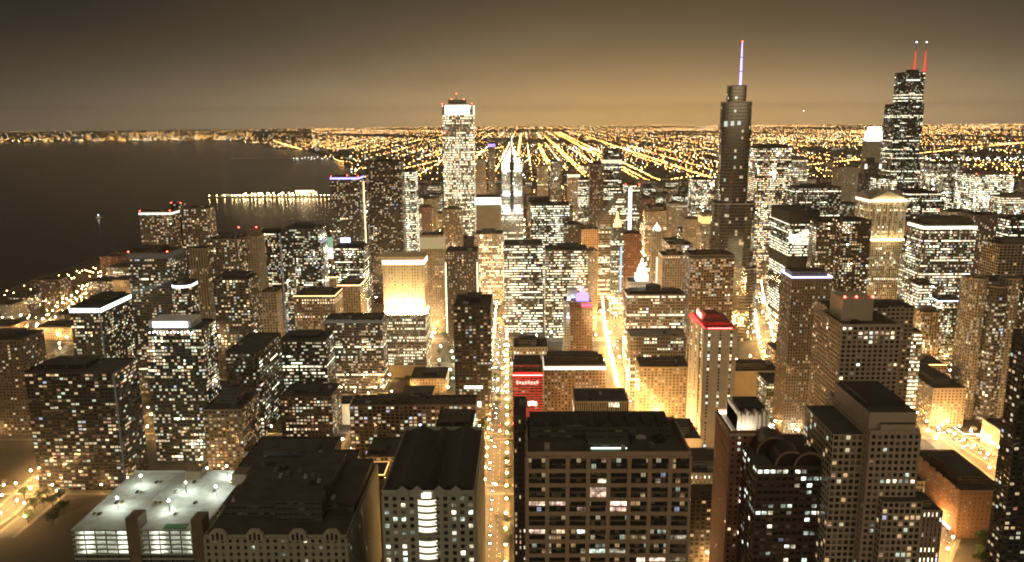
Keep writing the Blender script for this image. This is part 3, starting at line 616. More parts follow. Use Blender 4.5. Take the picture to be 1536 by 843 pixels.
# dark tower at the frame edge and low blocks by the lit junction
tower('black tower almost hidden by the frame edge, above the lit junction', 1541, 1640, 505, 450, 14, 'resdk', wall=(.03, .026, .02), lit=.09, warm=.8)
tower('pale pinkish low block with vertical piers, at the foot of the stepped beige tower', 1378, 1415, 768, 520, 26, 'offpale', 'low_block', 'building', wall=(.5, .36, .27), lit=0.02, ww=.3, wh=.8)
tower('brown brick low block with a dark roof, beside the blue neon entrance', 1440, 1508, 738, 560, 74, 'brick', 'brick_block', 'building', wall=(.24, .13, .07), ww=.2, wh=.35, lit=.14, units=5)
tower('wide grey low block with a cluttered roof, beside the brown brick block', 1376, 1432, 724, 610, 70, 'off', 'low_block', 'building', wall=(.2, .17, .13), units=5, lit=.1, fl=.1)
tower('low cream department store with lit shop windows, at the bright junction', 1446, 1514, 652, 760, 48, 'gold', 'department_store', 'shop', wall=(.5, .38, .24), lit=.5, bay=5, floor=5, band=(-1, 3.2, (.95, 1, .85), 2.2), pent=None)

# ------------------------------------------------------------------ towers of the middle distance
def rows(*L):
    for r in L:
        lab, xl, xr, yt, Y, D, pre = r[:7]; tower(lab, xl, xr, yt, Y, D, pre, **(r[7] if len(r) > 7 else {}))
OB, AT = dict(name='office_tower', cat='office tower'), dict(name='apartment_tower', cat='tower')
rows(
 # toward the lake, in front
 ('dark apartment tower with a pale corner pole, in front of the glowing-crown glass tower', 36, 172, 560, 640, 40, 'resdk', dict(lit=.20, warm=.72, ww=.8, pent=[(.1, .6, .3, .9, 4)], wall=(.035, .03, .024), strips=[(.985, .7, 0, 1.0, (.30, .26, .18), .25)])),  # the corner pole is no lamp; light on it is painted as weak glow
 ('glass tower with a glowing white-green crown band on two sides, above the dark balcony tower', 104, 150, 462, 800, 66, 'glass', dict(lit=.26, band=(.5, 4.2, (.82, 1, .88), 3.2), pent=[(.1, .9, .3, .9, 4)], strips=[(.98, .5, 0, 1.0, (.4, .4, .34), .22)])),  # strip: corner pole given a faint glow for the light on it
 ('glass tower with a bright white rooftop lantern and a row of white dots under it', 216, 302, 494, 700, 34, 'glass', dict(lit=.30, warm=.45, pent=None)),
 ('brown apartment block with faint columns, cut by the edge beside the dark balcony tower', -60, 30, 512, 760, 40, 'res', dict(wall=(.10, .08, .06), lit=.10)),
 ('black office box with green lit floors and a long gilded side', 338, 388, 530, 760, 74, 'offdk', dict(**OB, fl=.16, warm=.1, pent=None, wall=(.05, .04, .03))),
 ('low brown apartment block with yellow window columns, under the black office box', 305, 362, 616, 680, 50, 'res', dict(wall=(.13, .105, .07), lit=.3, warm=.75, st=3)),
 ('dark setback office block with dim greenish floors, beside the black office box', 418, 488, 512, 850, 40, 'offdk', dict(**OB, wall=(.05, .05, .04), lit=.16, fl=.1)),
 ('stubby dark block with scattered rosy windows, in front of the dim greenish setback block', 420, 497, 596, 750, 40, 'resdk', dict(lit=.24, wall=(.06, .05, .04))),
 ('broad apartment block with a pale flat lid and balcony stacks, beside the golden floodlit tower', 487, 573, 480, 895, 30, 'glass', dict(lit=.24, warm=.55, wall=(.16, .14, .11), band=(0, 4, (.30, .26, .18), .35), pent=None)),  # the flat lid glows faintly to look lit, though it is no lamp
 ('long low brown apartment slab with rosy scattered windows', 524, 714, 609, 700, 26, 'resgrid', dict(wall=(.12, .085, .06), lit=.24, warm=.75, pent=[(.2, .45, .2, .8, 5)], units=5)),
 ('slim black tower with two glowing white floors low down, beside the bright street', 680, 736, 460, 790, 52, 'resdk', dict(wall=(.045, .036, .026), lit=.12, pent=[(.3, .7, .3, .8, 6)], strips=[(.5, 9.5, .31, .335, (1, .95, .8), 2.2), (.45, 9.5, .155, .20, (1, .97, .85), 2.2)])),
 ('dark low block with a glowing green rooftop room, just behind the long dark roofs', 652, 708, 648, 604, 46, 'offdk', dict(lit=.14, pent=[(.1, .9, .25, .9, 4)], band=(2.5, 1.0, (.7, 1, .8), 1.6))),
 ('tiny brown block with an orange lit roof deck, behind the gabled wing', 534, 576, 714, 560, 22, 'brick', dict(lit=.24, st=3, pent=None, wall=(.16, .10, .06), band=(-1.3, .5, (1, .5, .15), 4.0, True))),
 ('plain dark block with one glowing strip window, behind the gabled wing roofs', 488, 530, 700, 580, 30, 'resdk', dict(lit=.05, pent=None)),
 ('broad black low block beneath the gilded office box, with almost no lights', 356, 486, 702, 590, 60, 'resdk', dict(lit=.015, units=6)),
 ('white low block glowing under wall lights, behind the stubby dark block', 497, 524, 608, 790, 30, 'offpale', dict(wall=(.7, .66, .56), lit=.0, ww=0, pent=None)),
 # along the avenue
 ('brown hotel slab with a white lit attic band, behind the red glowing block', 816, 909, 549, 760, 34, 'brick', dict(wall=(.20, .13, .085), lit=.15, ww=.5, band=(.3, 3.6, (.95, 1, .82), 1.4), pent=[(.05, .9, .3, .95, 6)])),
 ('pale ribbed low box with a black flat roof, beside the great avenue', 862, 943, 604, 610, 32, 'offpale', dict(wall=(.30, .25, .18), ww=.5, wh=1.0, bay=1.8, lit=0, pent=None, units=3, par=1.2)),
 ('white stone block with a grid of small windows, above the red glowing block', 770, 822, 522, 850, 40, 'stone', dict(wall=(.42, .37, .28), lit=.05)),
 ('brown stepped tower with a purple and red lit top, before the white crowned tower', 856, 889, 462, 930, 26, 'brick', dict(wall=(.17, .11, .075), lit=.07, pent=None)),
 ('gridded office slab with an eight-sided roof drum, beside the lit avenue', 941, 1028, 443, 970, 34, 'offpale', dict(**OB, wall=(.24, .20, .15), lit=.16, fl=.34, bay=2.6, ww=.72, wh=.5, pent=None)),
 ('grey-roofed office block directly in front of the gridded slab', 946, 1030, 506, 860, 34, 'offpale', dict(**OB, wall=(.26, .22, .16), lit=.10, fl=.2, roof=ROOFP, pent=None, units=4)),
 ('tan block with yellow lit windows, at the foot of the grey-roofed office block', 960, 1036, 552, 800, 36, 'res', dict(wall=(.25, .19, .12), lit=.2, warm=.8, ww=.5, st=4)),
 ('flat garage-like block with a pale front wall, behind the wide brown block', 975, 1052, 660, 640, 46, 'offpale', dict(wall=(.5, .44, .34), lit=0, ww=0, units=4)),
 ('flat grey shop block with a cream cornice, at the foot of the slim brick tower', 1022, 1093, 712, 548, 46, 'offpale', dict(wall=(.6, .53, .42), lit=.02, ww=.2, units=5)),
 ('small black block with three lit windows, below the cream cornice block', 1036, 1084, 750, 516, 22, 'resdk', dict(lit=.12, pent=[(.3, .6, .3, .8, 3)])),
 ('broad low block with a lit tan wall and dark roof, beyond the red-topped tower', 1092, 1172, 558, 850, 40, 'stone', dict(wall=(.5, .38, .22), ww=0, lit=0, units=4)),
 ('low greenish glass block with small yellow windows and a glowing base line', 1150, 1241, 575, 806, 34, 'glass', dict(wall=(.16, .17, .12), ww=.6, wh=.55, lit=.28, warm=.5, bay=2.6, floor=3, band=(43, 2.6, (1, .95, .8), 1.8), pent=[(.3, .8, .3, .8, 4)])),
 ('brown corner block with lit gables, by the narrow golden street', 1166, 1206, 530, 930, 44, 'res', dict(wall=(.22, .17, .11), lit=.2)),
 ('brown apartment slab with pale piers and a dark roof, before the cream bay tower', 1400, 1450, 584, 780, 84, 'res', dict(wall=(.25, .19, .13), lit=.14, ww=.4)),
 ('slim tan shaft beside the boxy penthouse tower, with white lit floors', 1350, 1384, 500, 760, 50, 'off', dict(lit=.2, fl=.5, wall=(.2, .17, .12))),
 ('low block under an orange lit terrace, behind the brown apartment slab', 1362, 1420, 548, 960, 40, 'res', dict(wall=(.3, .2, .12), band=(-1.2, 1, (1, .55, .2), 5, True), pent=None)),
 ('green-tinted office block with a blue-white slanted light line, behind the cream bay tower', 1408, 1446, 452, 1010, 36, 'glass', dict(wall=(.2, .2, .12), lit=.4, warm=.5, band=(-1, 1.2, (.5, .55, 1), 4), pent=None)),
 ('slab tower with a thin grid and blue-white crown, before the black glass tower', 1188, 1248, 420, 760, 34, 'resgrid', dict(wall=(.22, .17, .12), lit=.09, ww=.45, wh=.6, bay=2.6, floor=3.1, pent=[(.05, .95, .2, .85, 7)], band=(-3.5, 1.6, (.55, .6, 1), 3.5))),
 # centre
 ('grid apartment tower with a brown lid and rosy windows, by the golden side street', 1036, 1102, 384, 960, 36, 'resgrid', dict(wall=(.27, .19, .12), lit=.22, warm=.72, ww=.62, wh=.58, bay=3.4, band=(0, 2.4, (.16, .11, .07), .3))),  # band: plain brown lid with its light painted in as faint glow
 ('black glass tower with white lit floors in two bands, beside the curved glass skyscraper', 1186, 1230, 318, 1120, 86, 'offdk', dict(**OB, wall=(.02, .019, .016), lit=.10, fl=.42, st=4, wh=.55, bay=2.4, warm=.05, pent=None)),
 ('orange lit office slab just beyond the curved glass skyscraper', 1134, 1188, 222, 1500, 50, 'off', dict(**OB, lit=.4, fl=.4, warm=.7, wall=(.08, .07, .05), pent=[(.1, .9, .1, .9, 6)])),
 ('pale striped office tower joined to the orange lit slab', 1176, 1212, 240, 1620, 40, 'offpale', dict(**OB, wall=(.36, .32, .25), lit=.2, fl=.2, bay=2)),
 ('dark slab with a long black roof, behind the black glass tower', 1190, 1262, 282, 1420, 44, 'offdk', dict(**OB, lit=.2, fl=.3, wall=(.05, .045, .035))),
 ('beige tower with a rounded top and ribbed front, beyond the long black roof', 1256, 1292, 252, 1800, 40, 'stone', dict(wall=(.34, .28, .19), shape='round', lit=.14)),
 ('brown apartment tower with a flat crown and many small windows, before the golden gabled tower', 1226, 1262, 334, 1080, 30, 'resdk', dict(wall=(.11, .085, .06), lit=.34)),
 ('dark apartment tower with red and white windows, touching the golden gabled tower', 1264, 1308, 332, 1060, 34, 'resdk', dict(lit=.34, warm=.75, band=None)),
 ('broad office tower with a white lit cornice and stepped shoulders', 1386, 1466, 338, 1100, 46, 'off', dict(**OB, wall=(.19, .165, .125), lit=.34, fl=.14, warm=.35, bay=2.6, band=(1.2, 4, (1, .92, .72), 2.4), pent=[(.12, .92, .1, .9, 9)])),
 ('very wide pale office block with blazing white lower floors, far beyond the broad office tower', 1464, 1522, 262, 1560, 70, 'offpale', dict(**OB, lit=.5, fl=.5, st=6, warm=.15, pent=[(.1, .9, .2, .9, 6)], beac=3)),
 ('brown classical block with a colonnade of windows, beside the blazing white block', 1464, 1514, 324, 1210, 40, 'res', dict(**OB, wall=(.17, .11, .08), ww=.5, wh=.7, lit=.16)),
 ('tan tower with a pale grid, cut by the frame edge under the blazing white block', 1500, 1580, 368, 900, 40, 'resgrid', dict(wall=(.32, .26, .18), lit=.08)),
 ('glass office block with greenish floors, between the tallest black tower and the blazing white block', 1400, 1446, 246, 1900, 60, 'glass', dict(**OB, lit=.5, warm=.4, wall=(.15, .13, .1))),
 ('dim office block with long lit floor lines, just below the greenish glass block', 1362, 1412, 290, 1500, 60, 'offdk', dict(**OB, lit=.18, fl=.34, warm=.3)),
 ('grey office block with a bright blue-white roof mark, beside the broad office tower', 1436, 1468, 300, 1700, 50, 'off', dict(**OB, lit=.5, fl=.3)),
 ('dark angular block with a glassy sloped face, at the foot of the golden gabled tower', 1358, 1390, 362, 1300, 40, 'offdk', dict(**OB, lit=.1)),
 ('white ribbed midrise beside the golden gabled tower, lit by cool light', 1360, 1378, 380, 1230, 30, 'offpale', dict(**OB, wall=(.45, .44, .4), wh=.4, lit=.3, warm=.1)),
 # around the avenue, beyond the river
 ('black office slab with rows of white floors, behind the twin dark blocks by the avenue', 796, 854, 308, 1380, 50, 'offdk', dict(**OB, lit=.3, fl=.5, warm=.15, pent=[(-.05, .5, 1.02, 1.6, 8)])),
 ('dark office block with a machine floor, the lakeward of the twin dark blocks', 756, 814, 368, 1150, 46, 'offdk', dict(**OB, wall=(.06, .05, .04), lit=.22, fl=.5, warm=.25, pent=None)),
 ('dark office block with warm lit floors, the twin dark block nearer the avenue', 818, 882, 376, 1120, 44, 'offdk', dict(**OB, wall=(.05, .045, .035), lit=.34, fl=.4, warm=.45)),
 ('little black tower between the slanted white block and the white floors slab', 846, 870, 338, 1300, 30, 'resdk', dict(lit=.2)),
 ('orange floodlit stone block beside the avenue canyon', 872, 898, 345, 1300, 40, 'stone', dict(wall=(.5, .33, .18), lit=.1)),
 ('grey stone tower with a rounded top, at the avenue bridge', 880, 897, 378, 1160, 26, 'stone', dict(wall=(.30, .26, .2), shape='round', lit=.14)),
 ('black square tower with a lit sky lobby, alone against the glowing streets', 905, 933, 224, 1900, 44, 'offdk', dict(**OB, wall=(.05, .04, .035), lit=.16, band=(24, 8, (1, .8, .55), 1.2), pent=None)),
 ('brown tower with bright square windows, beside the black square tower', 885, 906, 247, 1830, 40, 'res', dict(wall=(.12, .075, .05), lit=.2)),
 ('grey tower with a white lit stair of windows down its front and red roof lights', 938, 960, 278, 1500, 36, 'off', dict(**OB, wall=(.2, .17, .13), lit=.12, beac=2, strips=[(.35, 3.4, .15, .98, (.95, 1, .9), 1.5)])),
 ('violet topped thin tower, over the plain behind the white chevron tower', 732, 742, 216, 2300, 30, 'res', dict(lit=.3, band=(0, 8, (.35, .25, 1), 2.2))),
 ('tan tower with a yellow lit top storey, beyond the grid apartment tower', 1054, 1074, 322, 1250, 30, 'gold', dict(lit=.3, band=(3, 11, (1, .62, .22), 1.4))),
 ('narrow cream shaft with a white domed cap, in the low quarter beyond the river', 978, 992, 348, 1160, 18, 'stone', dict(wall=(.42, .36, .26), lit=.16, pent=None, strips=[(.62, 1.4, .1, .75, (1, .95, .75), 1.0)])),
 ('brown block with a pale blue lit face, behind the cream domed shaft', 936, 962, 352, 1260, 36, 'brick', dict(lit=.12, strips=[(.5, 9, .15, .45, (.75, .85, 1), .8)])),
 ('low cream block with green-white shop windows, below the yellow topped tan tower', 1004, 1040, 368, 1180, 40, 'offpale', dict(lit=.3, fl=.2)),
 ('pale angled block with dim windows, in front of the cream shop block', 994, 1028, 384, 1090, 34, 'stone', dict(lit=.14)),
 ('glass block with greenish floors, beyond the grid apartment tower', 1040, 1072, 270, 1750, 50, 'glass', dict(**OB, lit=.4, fl=.2)),
 # toward the lake, further out
 ('apartment tower with a white lit top row and red corner lights at the lake', 208, 256, 318, 1180, 32, 'res', dict(wall=(.16, .13, .10), lit=.24, band=(1, 3, (1, .92, .75), 1.6), beac=2, pent=None)),
 ('thin dark shaft with two red lights, wedged between the two lake edge towers', 256, 271, 306, 1210, 30, 'resdk', dict(lit=.12, beac=2, pent=None)),
 ('apartment tower with a ribbed front and plain top, beside the thin dark shaft', 271, 309, 314, 1170, 34, 'res', dict(wall=(.17, .14, .10), lit=.26, pent=None)),
 ('dark striped tower with a beige lid and red roof lights, before the lakefront towers', 190, 252, 380, 880, 40, 'glass', dict(wall=(.10, .085, .06), lit=.18, warm=.6, beac=3, band=(0, 6, (.26, .21, .15), .25))),  # beige parapet lid carries painted light, a weak emission
 ('short tower with a curved white roof light, beside the dark striped tower', 254, 283, 428, 850, 30, 'glass', dict(shape='round', lit=.26, band=(.5, 2.4, (.9, .92, 1), 4), pent=None)),
 ('thin tower with a strip of blue neon, behind the curved white roof light', 258, 272, 378, 1010, 20, 'resdk', dict(lit=.2, strips=[(.6, .9, .45, .95, (.45, .4, 1), 3)], pent=None)),
 ('beige ribbed tower with tall plain piers, beside the blue neon tower', 284, 308, 374, 1010, 30, 'stone', dict(wall=(.30, .24, .16), lit=.1, ww=.3, wh=1, pent=None)),
 ('beige apartment tower with a cap house and bright scattered windows, beside the ribbed tower', 310, 356, 360, 1030, 34, 'res', dict(wall=(.22, .18, .125), lit=.3)),
 ('pale twin-pier tower with two red lights on its cap, behind the bright pillared top', 358, 386, 356, 1060, 30, 'stone', dict(wall=(.32, .26, .18), lit=.14, ww=.3, beac=12, pent=[(.3, .95, .3, .8, 12)])),
 ('dark tower with bright pillared top windows, under the pale twin-pier tower', 319, 372, 420, 890, 34, 'resdk', dict(wall=(.09, .075, .055), lit=.26, pent=[(.1, .9, .2, .9, 5)], band=None)),
 ('glass tower with a pale corner edge and blue roof lights, second from the pillared top', 384, 420, 350, 1120, 36, 'glass', dict(lit=.26, warm=.6, strips=[(.99, .7, 0, 1, (.5, .45, .38), .3)])),  # pale corner edge glows weakly in place of light falling on it
 ('broad glass tower full of greenish windows, beside the corner edge tower', 422, 479, 344, 1110, 40, 'glass', dict(lit=.36, warm=.25, ww=.85)),
 ('dark glass tower with a violet band and red lights on top, rising over the harbour', 495, 538, 266, 1360, 44, 'glass', dict(lit=.14, warm=.6, wall=(.05, .045, .04), band=(.2, 3.2, (.40, .34, 1), 2.6), beac=3, pent=None)),
 ('dark midrise with a blue-white roof sign, in front of the violet banded tower', 500, 545, 372, 1180, 40, 'offdk', dict(lit=.4, fl=.1, warm=.3, pent=[(.1, .9, .2, .9, 5)])),
 ('tall dark tower with scattered bright rooms, beside the violet banded tower', 549, 601, 243, 1420, 40, 'resdk', dict(wall=(.05, .04, .03), lit=.2, warm=.65)),
 ('white striped office shaft, attached to the tall dark tower', 601, 622, 258, 1470, 40, 'off', dict(**OB, wall=(.2, .18, .14), lit=.4, fl=.45, warm=.15)),
 ('beige tower with a golden lit top, standing by the golden floodlit tower', 630, 664, 354, 1150, 34, 'stone', dict(wall=(.36, .28, .18), lit=.22, band=(2, 17, (1, .75, .36), .42), pent=None)),
 ('brown tower edged by two bright vertical light lines', 668, 716, 378, 1050, 40, 'res', dict(wall=(.09, .07, .05), lit=.2, ww=.4, bay=3, pent=None, strips=[(0.0, .7, .2, .9, (1, .85, .5), 2.6), (.99, .7, .25, .9, (1, .85, .5), 2.6)])),
 ('short beige tower in front of the white ribbed skyscraper', 664, 692, 315, 1330, 30, 'res', dict(wall=(.2, .16, .11), lit=.24)),
 ('low hall with a dazzling white screen wall, beside the white ribbed skyscraper', 712, 752, 296, 1700, 60, 'offpale', dict(wh=.0, lit=0, band=(1, 14, (1, 1, .96), 5), pent=None)),
 ('pinkish floodlit low block, below the dazzling white hall', 712, 754, 352, 1330, 50, 'offpale', dict(lit=.4, warm=.7, st=6)),
 ('tan block with arcs of roof lamps, in front of the corner edge tower', 440, 502, 444, 1010, 44, 'stone', dict(wall=(.26, .20, .13), lit=.26, band=(-.5, 1, (1, .66, .28), 3))),
 ('tan stepped block with a lamp-lit terrace, beside the arcs of roof lamps', 506, 540, 428, 1080, 40, 'stone', dict(wall=(.36, .27, .16), lit=.12, band=(-.5, 1.2, (1, .66, .28), 4, True))),
 ('yellow lit domed block, behind the terrace of the tan stepped block', 478, 504, 416, 1170, 34, 'gold', dict(lit=.3, band=(-.5, 1.2, (1, .66, .28), 4))),
 ('slim beige tower with a gold lit foot, between the pillared top and lamp arcs', 388, 414, 440, 960, 24, 'stone', dict(lit=.2)),
 ('needle-thin block with a golden light strip from top to bottom, at the harbour', 540, 549, 268, 1395, 20, 'resdk', dict(lit=.3, pent=None, strips=[(.5, 1.6, .2, .98, (1, .74, .4), 2.2)])),
 ('plain beige slab far off, between the white ribbed skyscraper and the violet tower', 714, 728, 240, 2250, 30, 'stone', dict(lit=.2)),
 ('golden stone tower far off, first in the cluster before the lit avenues', 806, 822, 250, 2080, 34, 'gold', dict(lit=.3)),
 ('tan slab far off with a dark hat, in the cluster before the lit avenues', 826, 843, 243, 2210, 34, 'res', dict(lit=.3)),
 ('orange lit stone tower with a small peak, in the cluster before the lit avenues', 852, 870, 262, 1950, 30, 'gold', dict(wall=(.5, .33, .17), lit=.3, band=(0, 4, (1, .8, .5), 2), pent=[(.3, .7, .3, .7, 12)])),
 ('grey stone slab with few lights, next to the brown tower with bright square windows', 868, 886, 270, 1880, 30, 'off', dict(lit=.24)),
 ('low cream hall with a lit parapet, beyond the stair-windowed grey tower', 968, 1000, 318, 1800, 40, 'gold', dict(lit=.2)),
 ('squat tan block with a stepped roof, beyond the domed cream shaft', 1004, 1034, 306, 1900, 40, 'stone', dict(lit=.2)),
 ('cream midrise with a bright cornice line, beside the yellow topped tan tower', 1030, 1054, 330, 1330, 34, 'stone', dict(lit=.26)),
 ('brown office slab with white lit rows, behind the golden gabled tower', 1318, 1346, 268, 1700, 40, 'off', dict(lit=.4, fl=.3)),
 ('white lit office slab, farther along from the blazing white block', 1504, 1560, 296, 1450, 40, 'offpale', dict(lit=.4, fl=.3)),
 ('dark slab with a lit sign band, over the tan tower at the frame edge', 1516, 1570, 330, 1120, 30, 'offdk', dict(lit=.3, fl=.2)),
 ('cream stone midrise with gold windows, beside the slim tan shaft', 1384, 1412, 470, 1000, 34, 'gold', dict(lit=.3)),
 ('white-windowed grey slab at the foot of the broad office tower', 1378, 1402, 428, 1020, 34, 'off', dict(lit=.4, fl=.4)),
)
# ------------------------------------------------------------------ towers with shapes of their own
def part_mesh(fn, name, m, root): b = MB(); fn(b); return b.build(name, m, root)
# the glass tower lantern
r = [o for o in COL.objects if o.parent is None and str(o.get('label', '')).startswith('glass tower with a bright white rooftop lantern')][0]
a, c = at(216, 494, 700), at(302, 494, 700); w = c.x - a.x
part_mesh(lambda b: b.box(a.x + w * .06, c.x - w * .2, 703, 728, c.z - .02, c.z + 7), 'penthouse', plain('white_panel', (.7, .7, .72), .7), r)
part_mesh(lambda b: b.box(a.x + w * .14, c.x - w * .26, 702.4, 702.98, c.z + 1.2, c.z + 6.4), 'lantern', G((.92, .94, 1), 4.5, True), r)
dot = ico('roof_lamp', .75, G((1, 1, .95), 6.0))
for i in range(13): kid('roof_lamp', dot, r, (a.x + w * (.1 + i * .062) - WL[r.name].x, 699.2 - WL[r.name].y, c.z - 2.6))

# golden floodlit tower on a grey box
T = tower('golden floodlit tower standing on a grey office box', 574, 638, 473, 945, 44, 'offpale', name='floodlit_tower', wall=(.30, .26, .2), lit=.12, fl=.3, warm=.2, ww=.5, bay=2.4, pent=None, units=0)
X0, X1, z, rt = T['X0'], T['X1'], T['z'], T['root']; zt = at(600, 388, 952).z; FOOT.append((X0, X1, 945, 990))
gm, _ = facade('gold', wall=(.70, .55, .33), lit=.25, ww=.34, wh=.55, bay=3.2, st=3)
part_mesh(lambda b: b.box(X0 + 1, X1 - 1, 953, 987, z - .02, zt, 0, 1, bottom=False, bay=3.2, fl=3.7), 'upper_wall', [gm, ROOF], rt)
GS = plain('gold_stone', (.72, .58, .36), .8, var=.12)
def f(b):
    n = 12
    for i in range(n + 1): x = X0 + 1 + i * (X1 - X0 - 3.1) / n; b.box(x, x + 1.1, 952.2, 953.1, z + .01, zt - 9)
part_mesh(f, 'pilaster', GS, rt)
part_mesh(lambda b: b.ring([(X0 - .4, 951.6), (X1 + .4, 951.6), (X1 + .4, 988), (X0 - .4, 988)], 1.2, zt - 8.8, zt - 7.6), 'cornice', GS, rt)
part_mesh(lambda b: b.ring([(X0 + .7, 952.7), (X1 - .7, 952.7), (X1 - .7, 987.2), (X0 + .7, 987.2)], .3, zt - 7.2, zt - 2.2), 'crown_glow', G((1, .84, .50), 4.5), rt)
part_mesh(lambda b: b.box(X0 - 4, X1 + 1, 951, 989, zt + .3, zt + 2.2), 'roof_lid', GS, rt)
for k in range(2): part_mesh(lambda b: b.box(X0 + 1, X1 - 1, 946.2 + k * 2.6, 947.0 + k * 2.6, z + .6, z + 1.3), 'floodlight', G((1, .72, .34), 190.0, True), rt)
part_mesh(lambda b: b.box(X1 - .6, X1 + .2, 955, 985, z + .6, z + 1.4), 'floodlight', G((1, .72, .34), 60.0, True), rt)
for i in range(6):
    ld = bpy.data.lights.new('floodlight_beam', 'SPOT'); ld.energy = 120000; ld.color = (1, .76, .40); ld.spot_size = R(75); ld.spot_blend = 1; ld.shadow_soft_size = .4
    lo = bpy.data.objects.new('floodlight_beam', ld); COL.objects.link(lo); lo.parent = rt; px_ = X0 + (X1 - X0) * (i + .5) / 6
    src = Vector((px_, 945.6, z + 1.6)); lo.location = src - WL[rt.name]; lo.rotation_euler = (Vector((px_, 953, z + 52)) - src).to_track_quat('-Z', 'Y').to_euler()
part_mesh(lambda b: b.box(X0, X1, 943.8, 944.98, 0, 16), 'base_wall', plain('tan_base', (.42, .33, .21), .85), rt)

# red glowing block
T = tower('square block glowing red behind a fiery neon sign, beside the bright street', 769, 814, 560, 720, 40, 'resgrid', name='red_block', cat='building', wall=(.13, .075, .06), lit=.10, warm=1.0, ww=.6, wh=.4, pent=[(.05, .95, .1, .9, 7)], units=0)
X0, X1, z, rt = T['X0'], T['X1'], T['z'], T['root']; w = X1 - X0
part_mesh(lambda b: [b.box(X0, X1, 719.7, 719.98, z - 3.5 - j * 2.6, z - 3.1 - j * 2.6) for j in range(18)], 'red_led_band', G((1, .03, .035), 1.1), rt)
part_mesh(lambda b: [b.box(X0 + w * (.12 + .095 * i), X0 + w * (.12 + .095 * i + .07), 719.1, 719.5, z - 10.3 + .5 * math.sin(i * 2.1), z - 7.6 + .6 * math.cos(i * 1.7)) for i in range(8)], 'neon_sign', G((1, .26, .2), 3.2), rt)
part_mesh(lambda b: [b.box(X0 + w * (.32 + .1 * i), X0 + w * (.32 + .1 * i + .08), 719.1, 719.5, z - 31.5 + .6 * (i % 2), z - 27.0 - .7 * ((i + 1) % 2)) for i in range(5)], 'neon_sign', G((1, .42, .35), 7.0), rt)
part_mesh(lambda b: b.box(X0, X1, 717.2, 717.6, z - 1.2, z - .7), 'floodlight', G((1, .03, .03), 70.0, True), rt)
part_mesh(lambda b: b.box(X0, X1, 716.2, 716.6, z - 48, z - 47.5), 'floodlight', G((1, .03, .03), 70.0, True), rt)

# white concrete tower with red roof
T = tower('white concrete tower with window slots and a red lit roof house', 1056, 1106, 495, 700, 62, 'offpale', name='concrete_tower', wall=(.50, .45, .37), ww=.16, wh=.62, floor=3.2, lit=.10, pent=None, units=1, nb=3)
X0, X1, z, rt = T['X0'], T['X1'], T['z'], T['root']; w = X1 - X0
RB = plain('red_roof_house', (.20, .06, .05), .8)
def f(b):
    b.box(X0 + 2, X1 - 2, 716, 752, z + .01, z + 3.2)
    a, c, y0, y1, h = X0 + 3.5, X1 - 3.5, 722, 749, z + 8
    b.face([(a, y0, z + 3.2), (c, y0, z + 3.2), (c - 6, y0 + 5, h), (a + 4, y0 + 5, h)]); b.face([(c, y0, z + 3.2), (c, y1, z + 3.2), (c - 6, y1 - 5, h), (c - 6, y0 + 5, h)])
    b.face([(c, y1, z + 3.2), (a, y1, z + 3.2), (a + 4, y1 - 5, h), (c - 6, y1 - 5, h)]); b.face([(a, y1, z + 3.2), (a, y0, z + 3.2), (a + 4, y0 + 5, h), (a + 4, y1 - 5, h)])
    b.face([(a + 4, y0 + 5, h), (c - 6, y0 + 5, h), (c - 6, y1 - 5, h), (a + 4, y1 - 5, h)])
part_mesh(f, 'roof_house', RB, rt)
part_mesh(lambda b: b.box(X0 + .6, X0 + 1.6, 703, 758, z + .4, z + 1.0), 'red_floodlight', G((1, .03, .03), 8.0, True), rt)
part_mesh(lambda b: b.box(X0 - 1.6, X0 - 1.1, 728, 758, z - 1.0, z - .5), 'red_floodlight', G((1, .03, .03), 8.0, True), rt)
part_mesh(lambda b: b.box(X0 + 4, X1 - 4, 702, 703, z + .4, z + 1.0), 'red_floodlight', G((1, .03, .03), 70.0, True), rt)
part_mesh(lambda b: b.box(X0 + 2.2, X0 + 2.9, 724, 743, z + 4.5, z + 9.0), 'neon_sign', G((1, .28, .2), 6.0, True), rt)
part_mesh(lambda b: b.box(X0 - .25, X0 + .02, 712, 716, 6, z - 3), 'window_slot', DARK, rt)

# cream tower of rounded bays at the frame edge
a, c = at(1472, 432, 790), at(1580, 432, 790); z = a.z; rt = thing('bay_tower', 'cream tower built of rounded bays, cut by the frame edge above the department store', 'tower', ((a.x + c.x) / 2, 812, 0)); FOOT.append((a.x, c.x, 785, 850))
fm = facade('res', wall=(.34, .28, .20), lit=.16, ww=.45, bay=3.2, st=5, warm=.62)[0]; fd = facade('glass', wall=(.12, .1, .08), lit=.2, st=4.5, warm=.62)[0]
w = c.x - a.x
for i, (fx, r_, y, dz, mm) in enumerate(((.10, 8.5, 800, 6, fm), (.30, 9, 790, 0, fd), (.52, 10, 797, 7, fm), (.76, 9, 789, 2, fd), (.97, 10, 798, 7, fm), (.2, 9, 826, 2, fm))):
    b = MB(); b.tube(a.x + w * fx, y + 8, 0, z + dz, r_, r_, 20, cap=False); P = [(a.x + w * fx + r_ * math.cos(2 * math.pi * k / 20), y + 8 + r_ * math.sin(2 * math.pi * k / 20)) for k in range(20)]
    b = MB(); b.prism(P, 0, z + dz, 0, 1, bay=3, fl=3.2); b.build('round_bay', [mm, ROOF], rt)
    b = MB(); b.ring(P, .5, z + dz, z + dz + 1.3); b.build('parapet', plain('cream_stone', (.34, .28, .20), .85), rt)
b = MB(); b.box(a.x + 6, c.x, 806, 840, 0, z + 3, 0, 1, bay=3.2, fl=3.2); b.build('core', [fm, ROOF], rt)

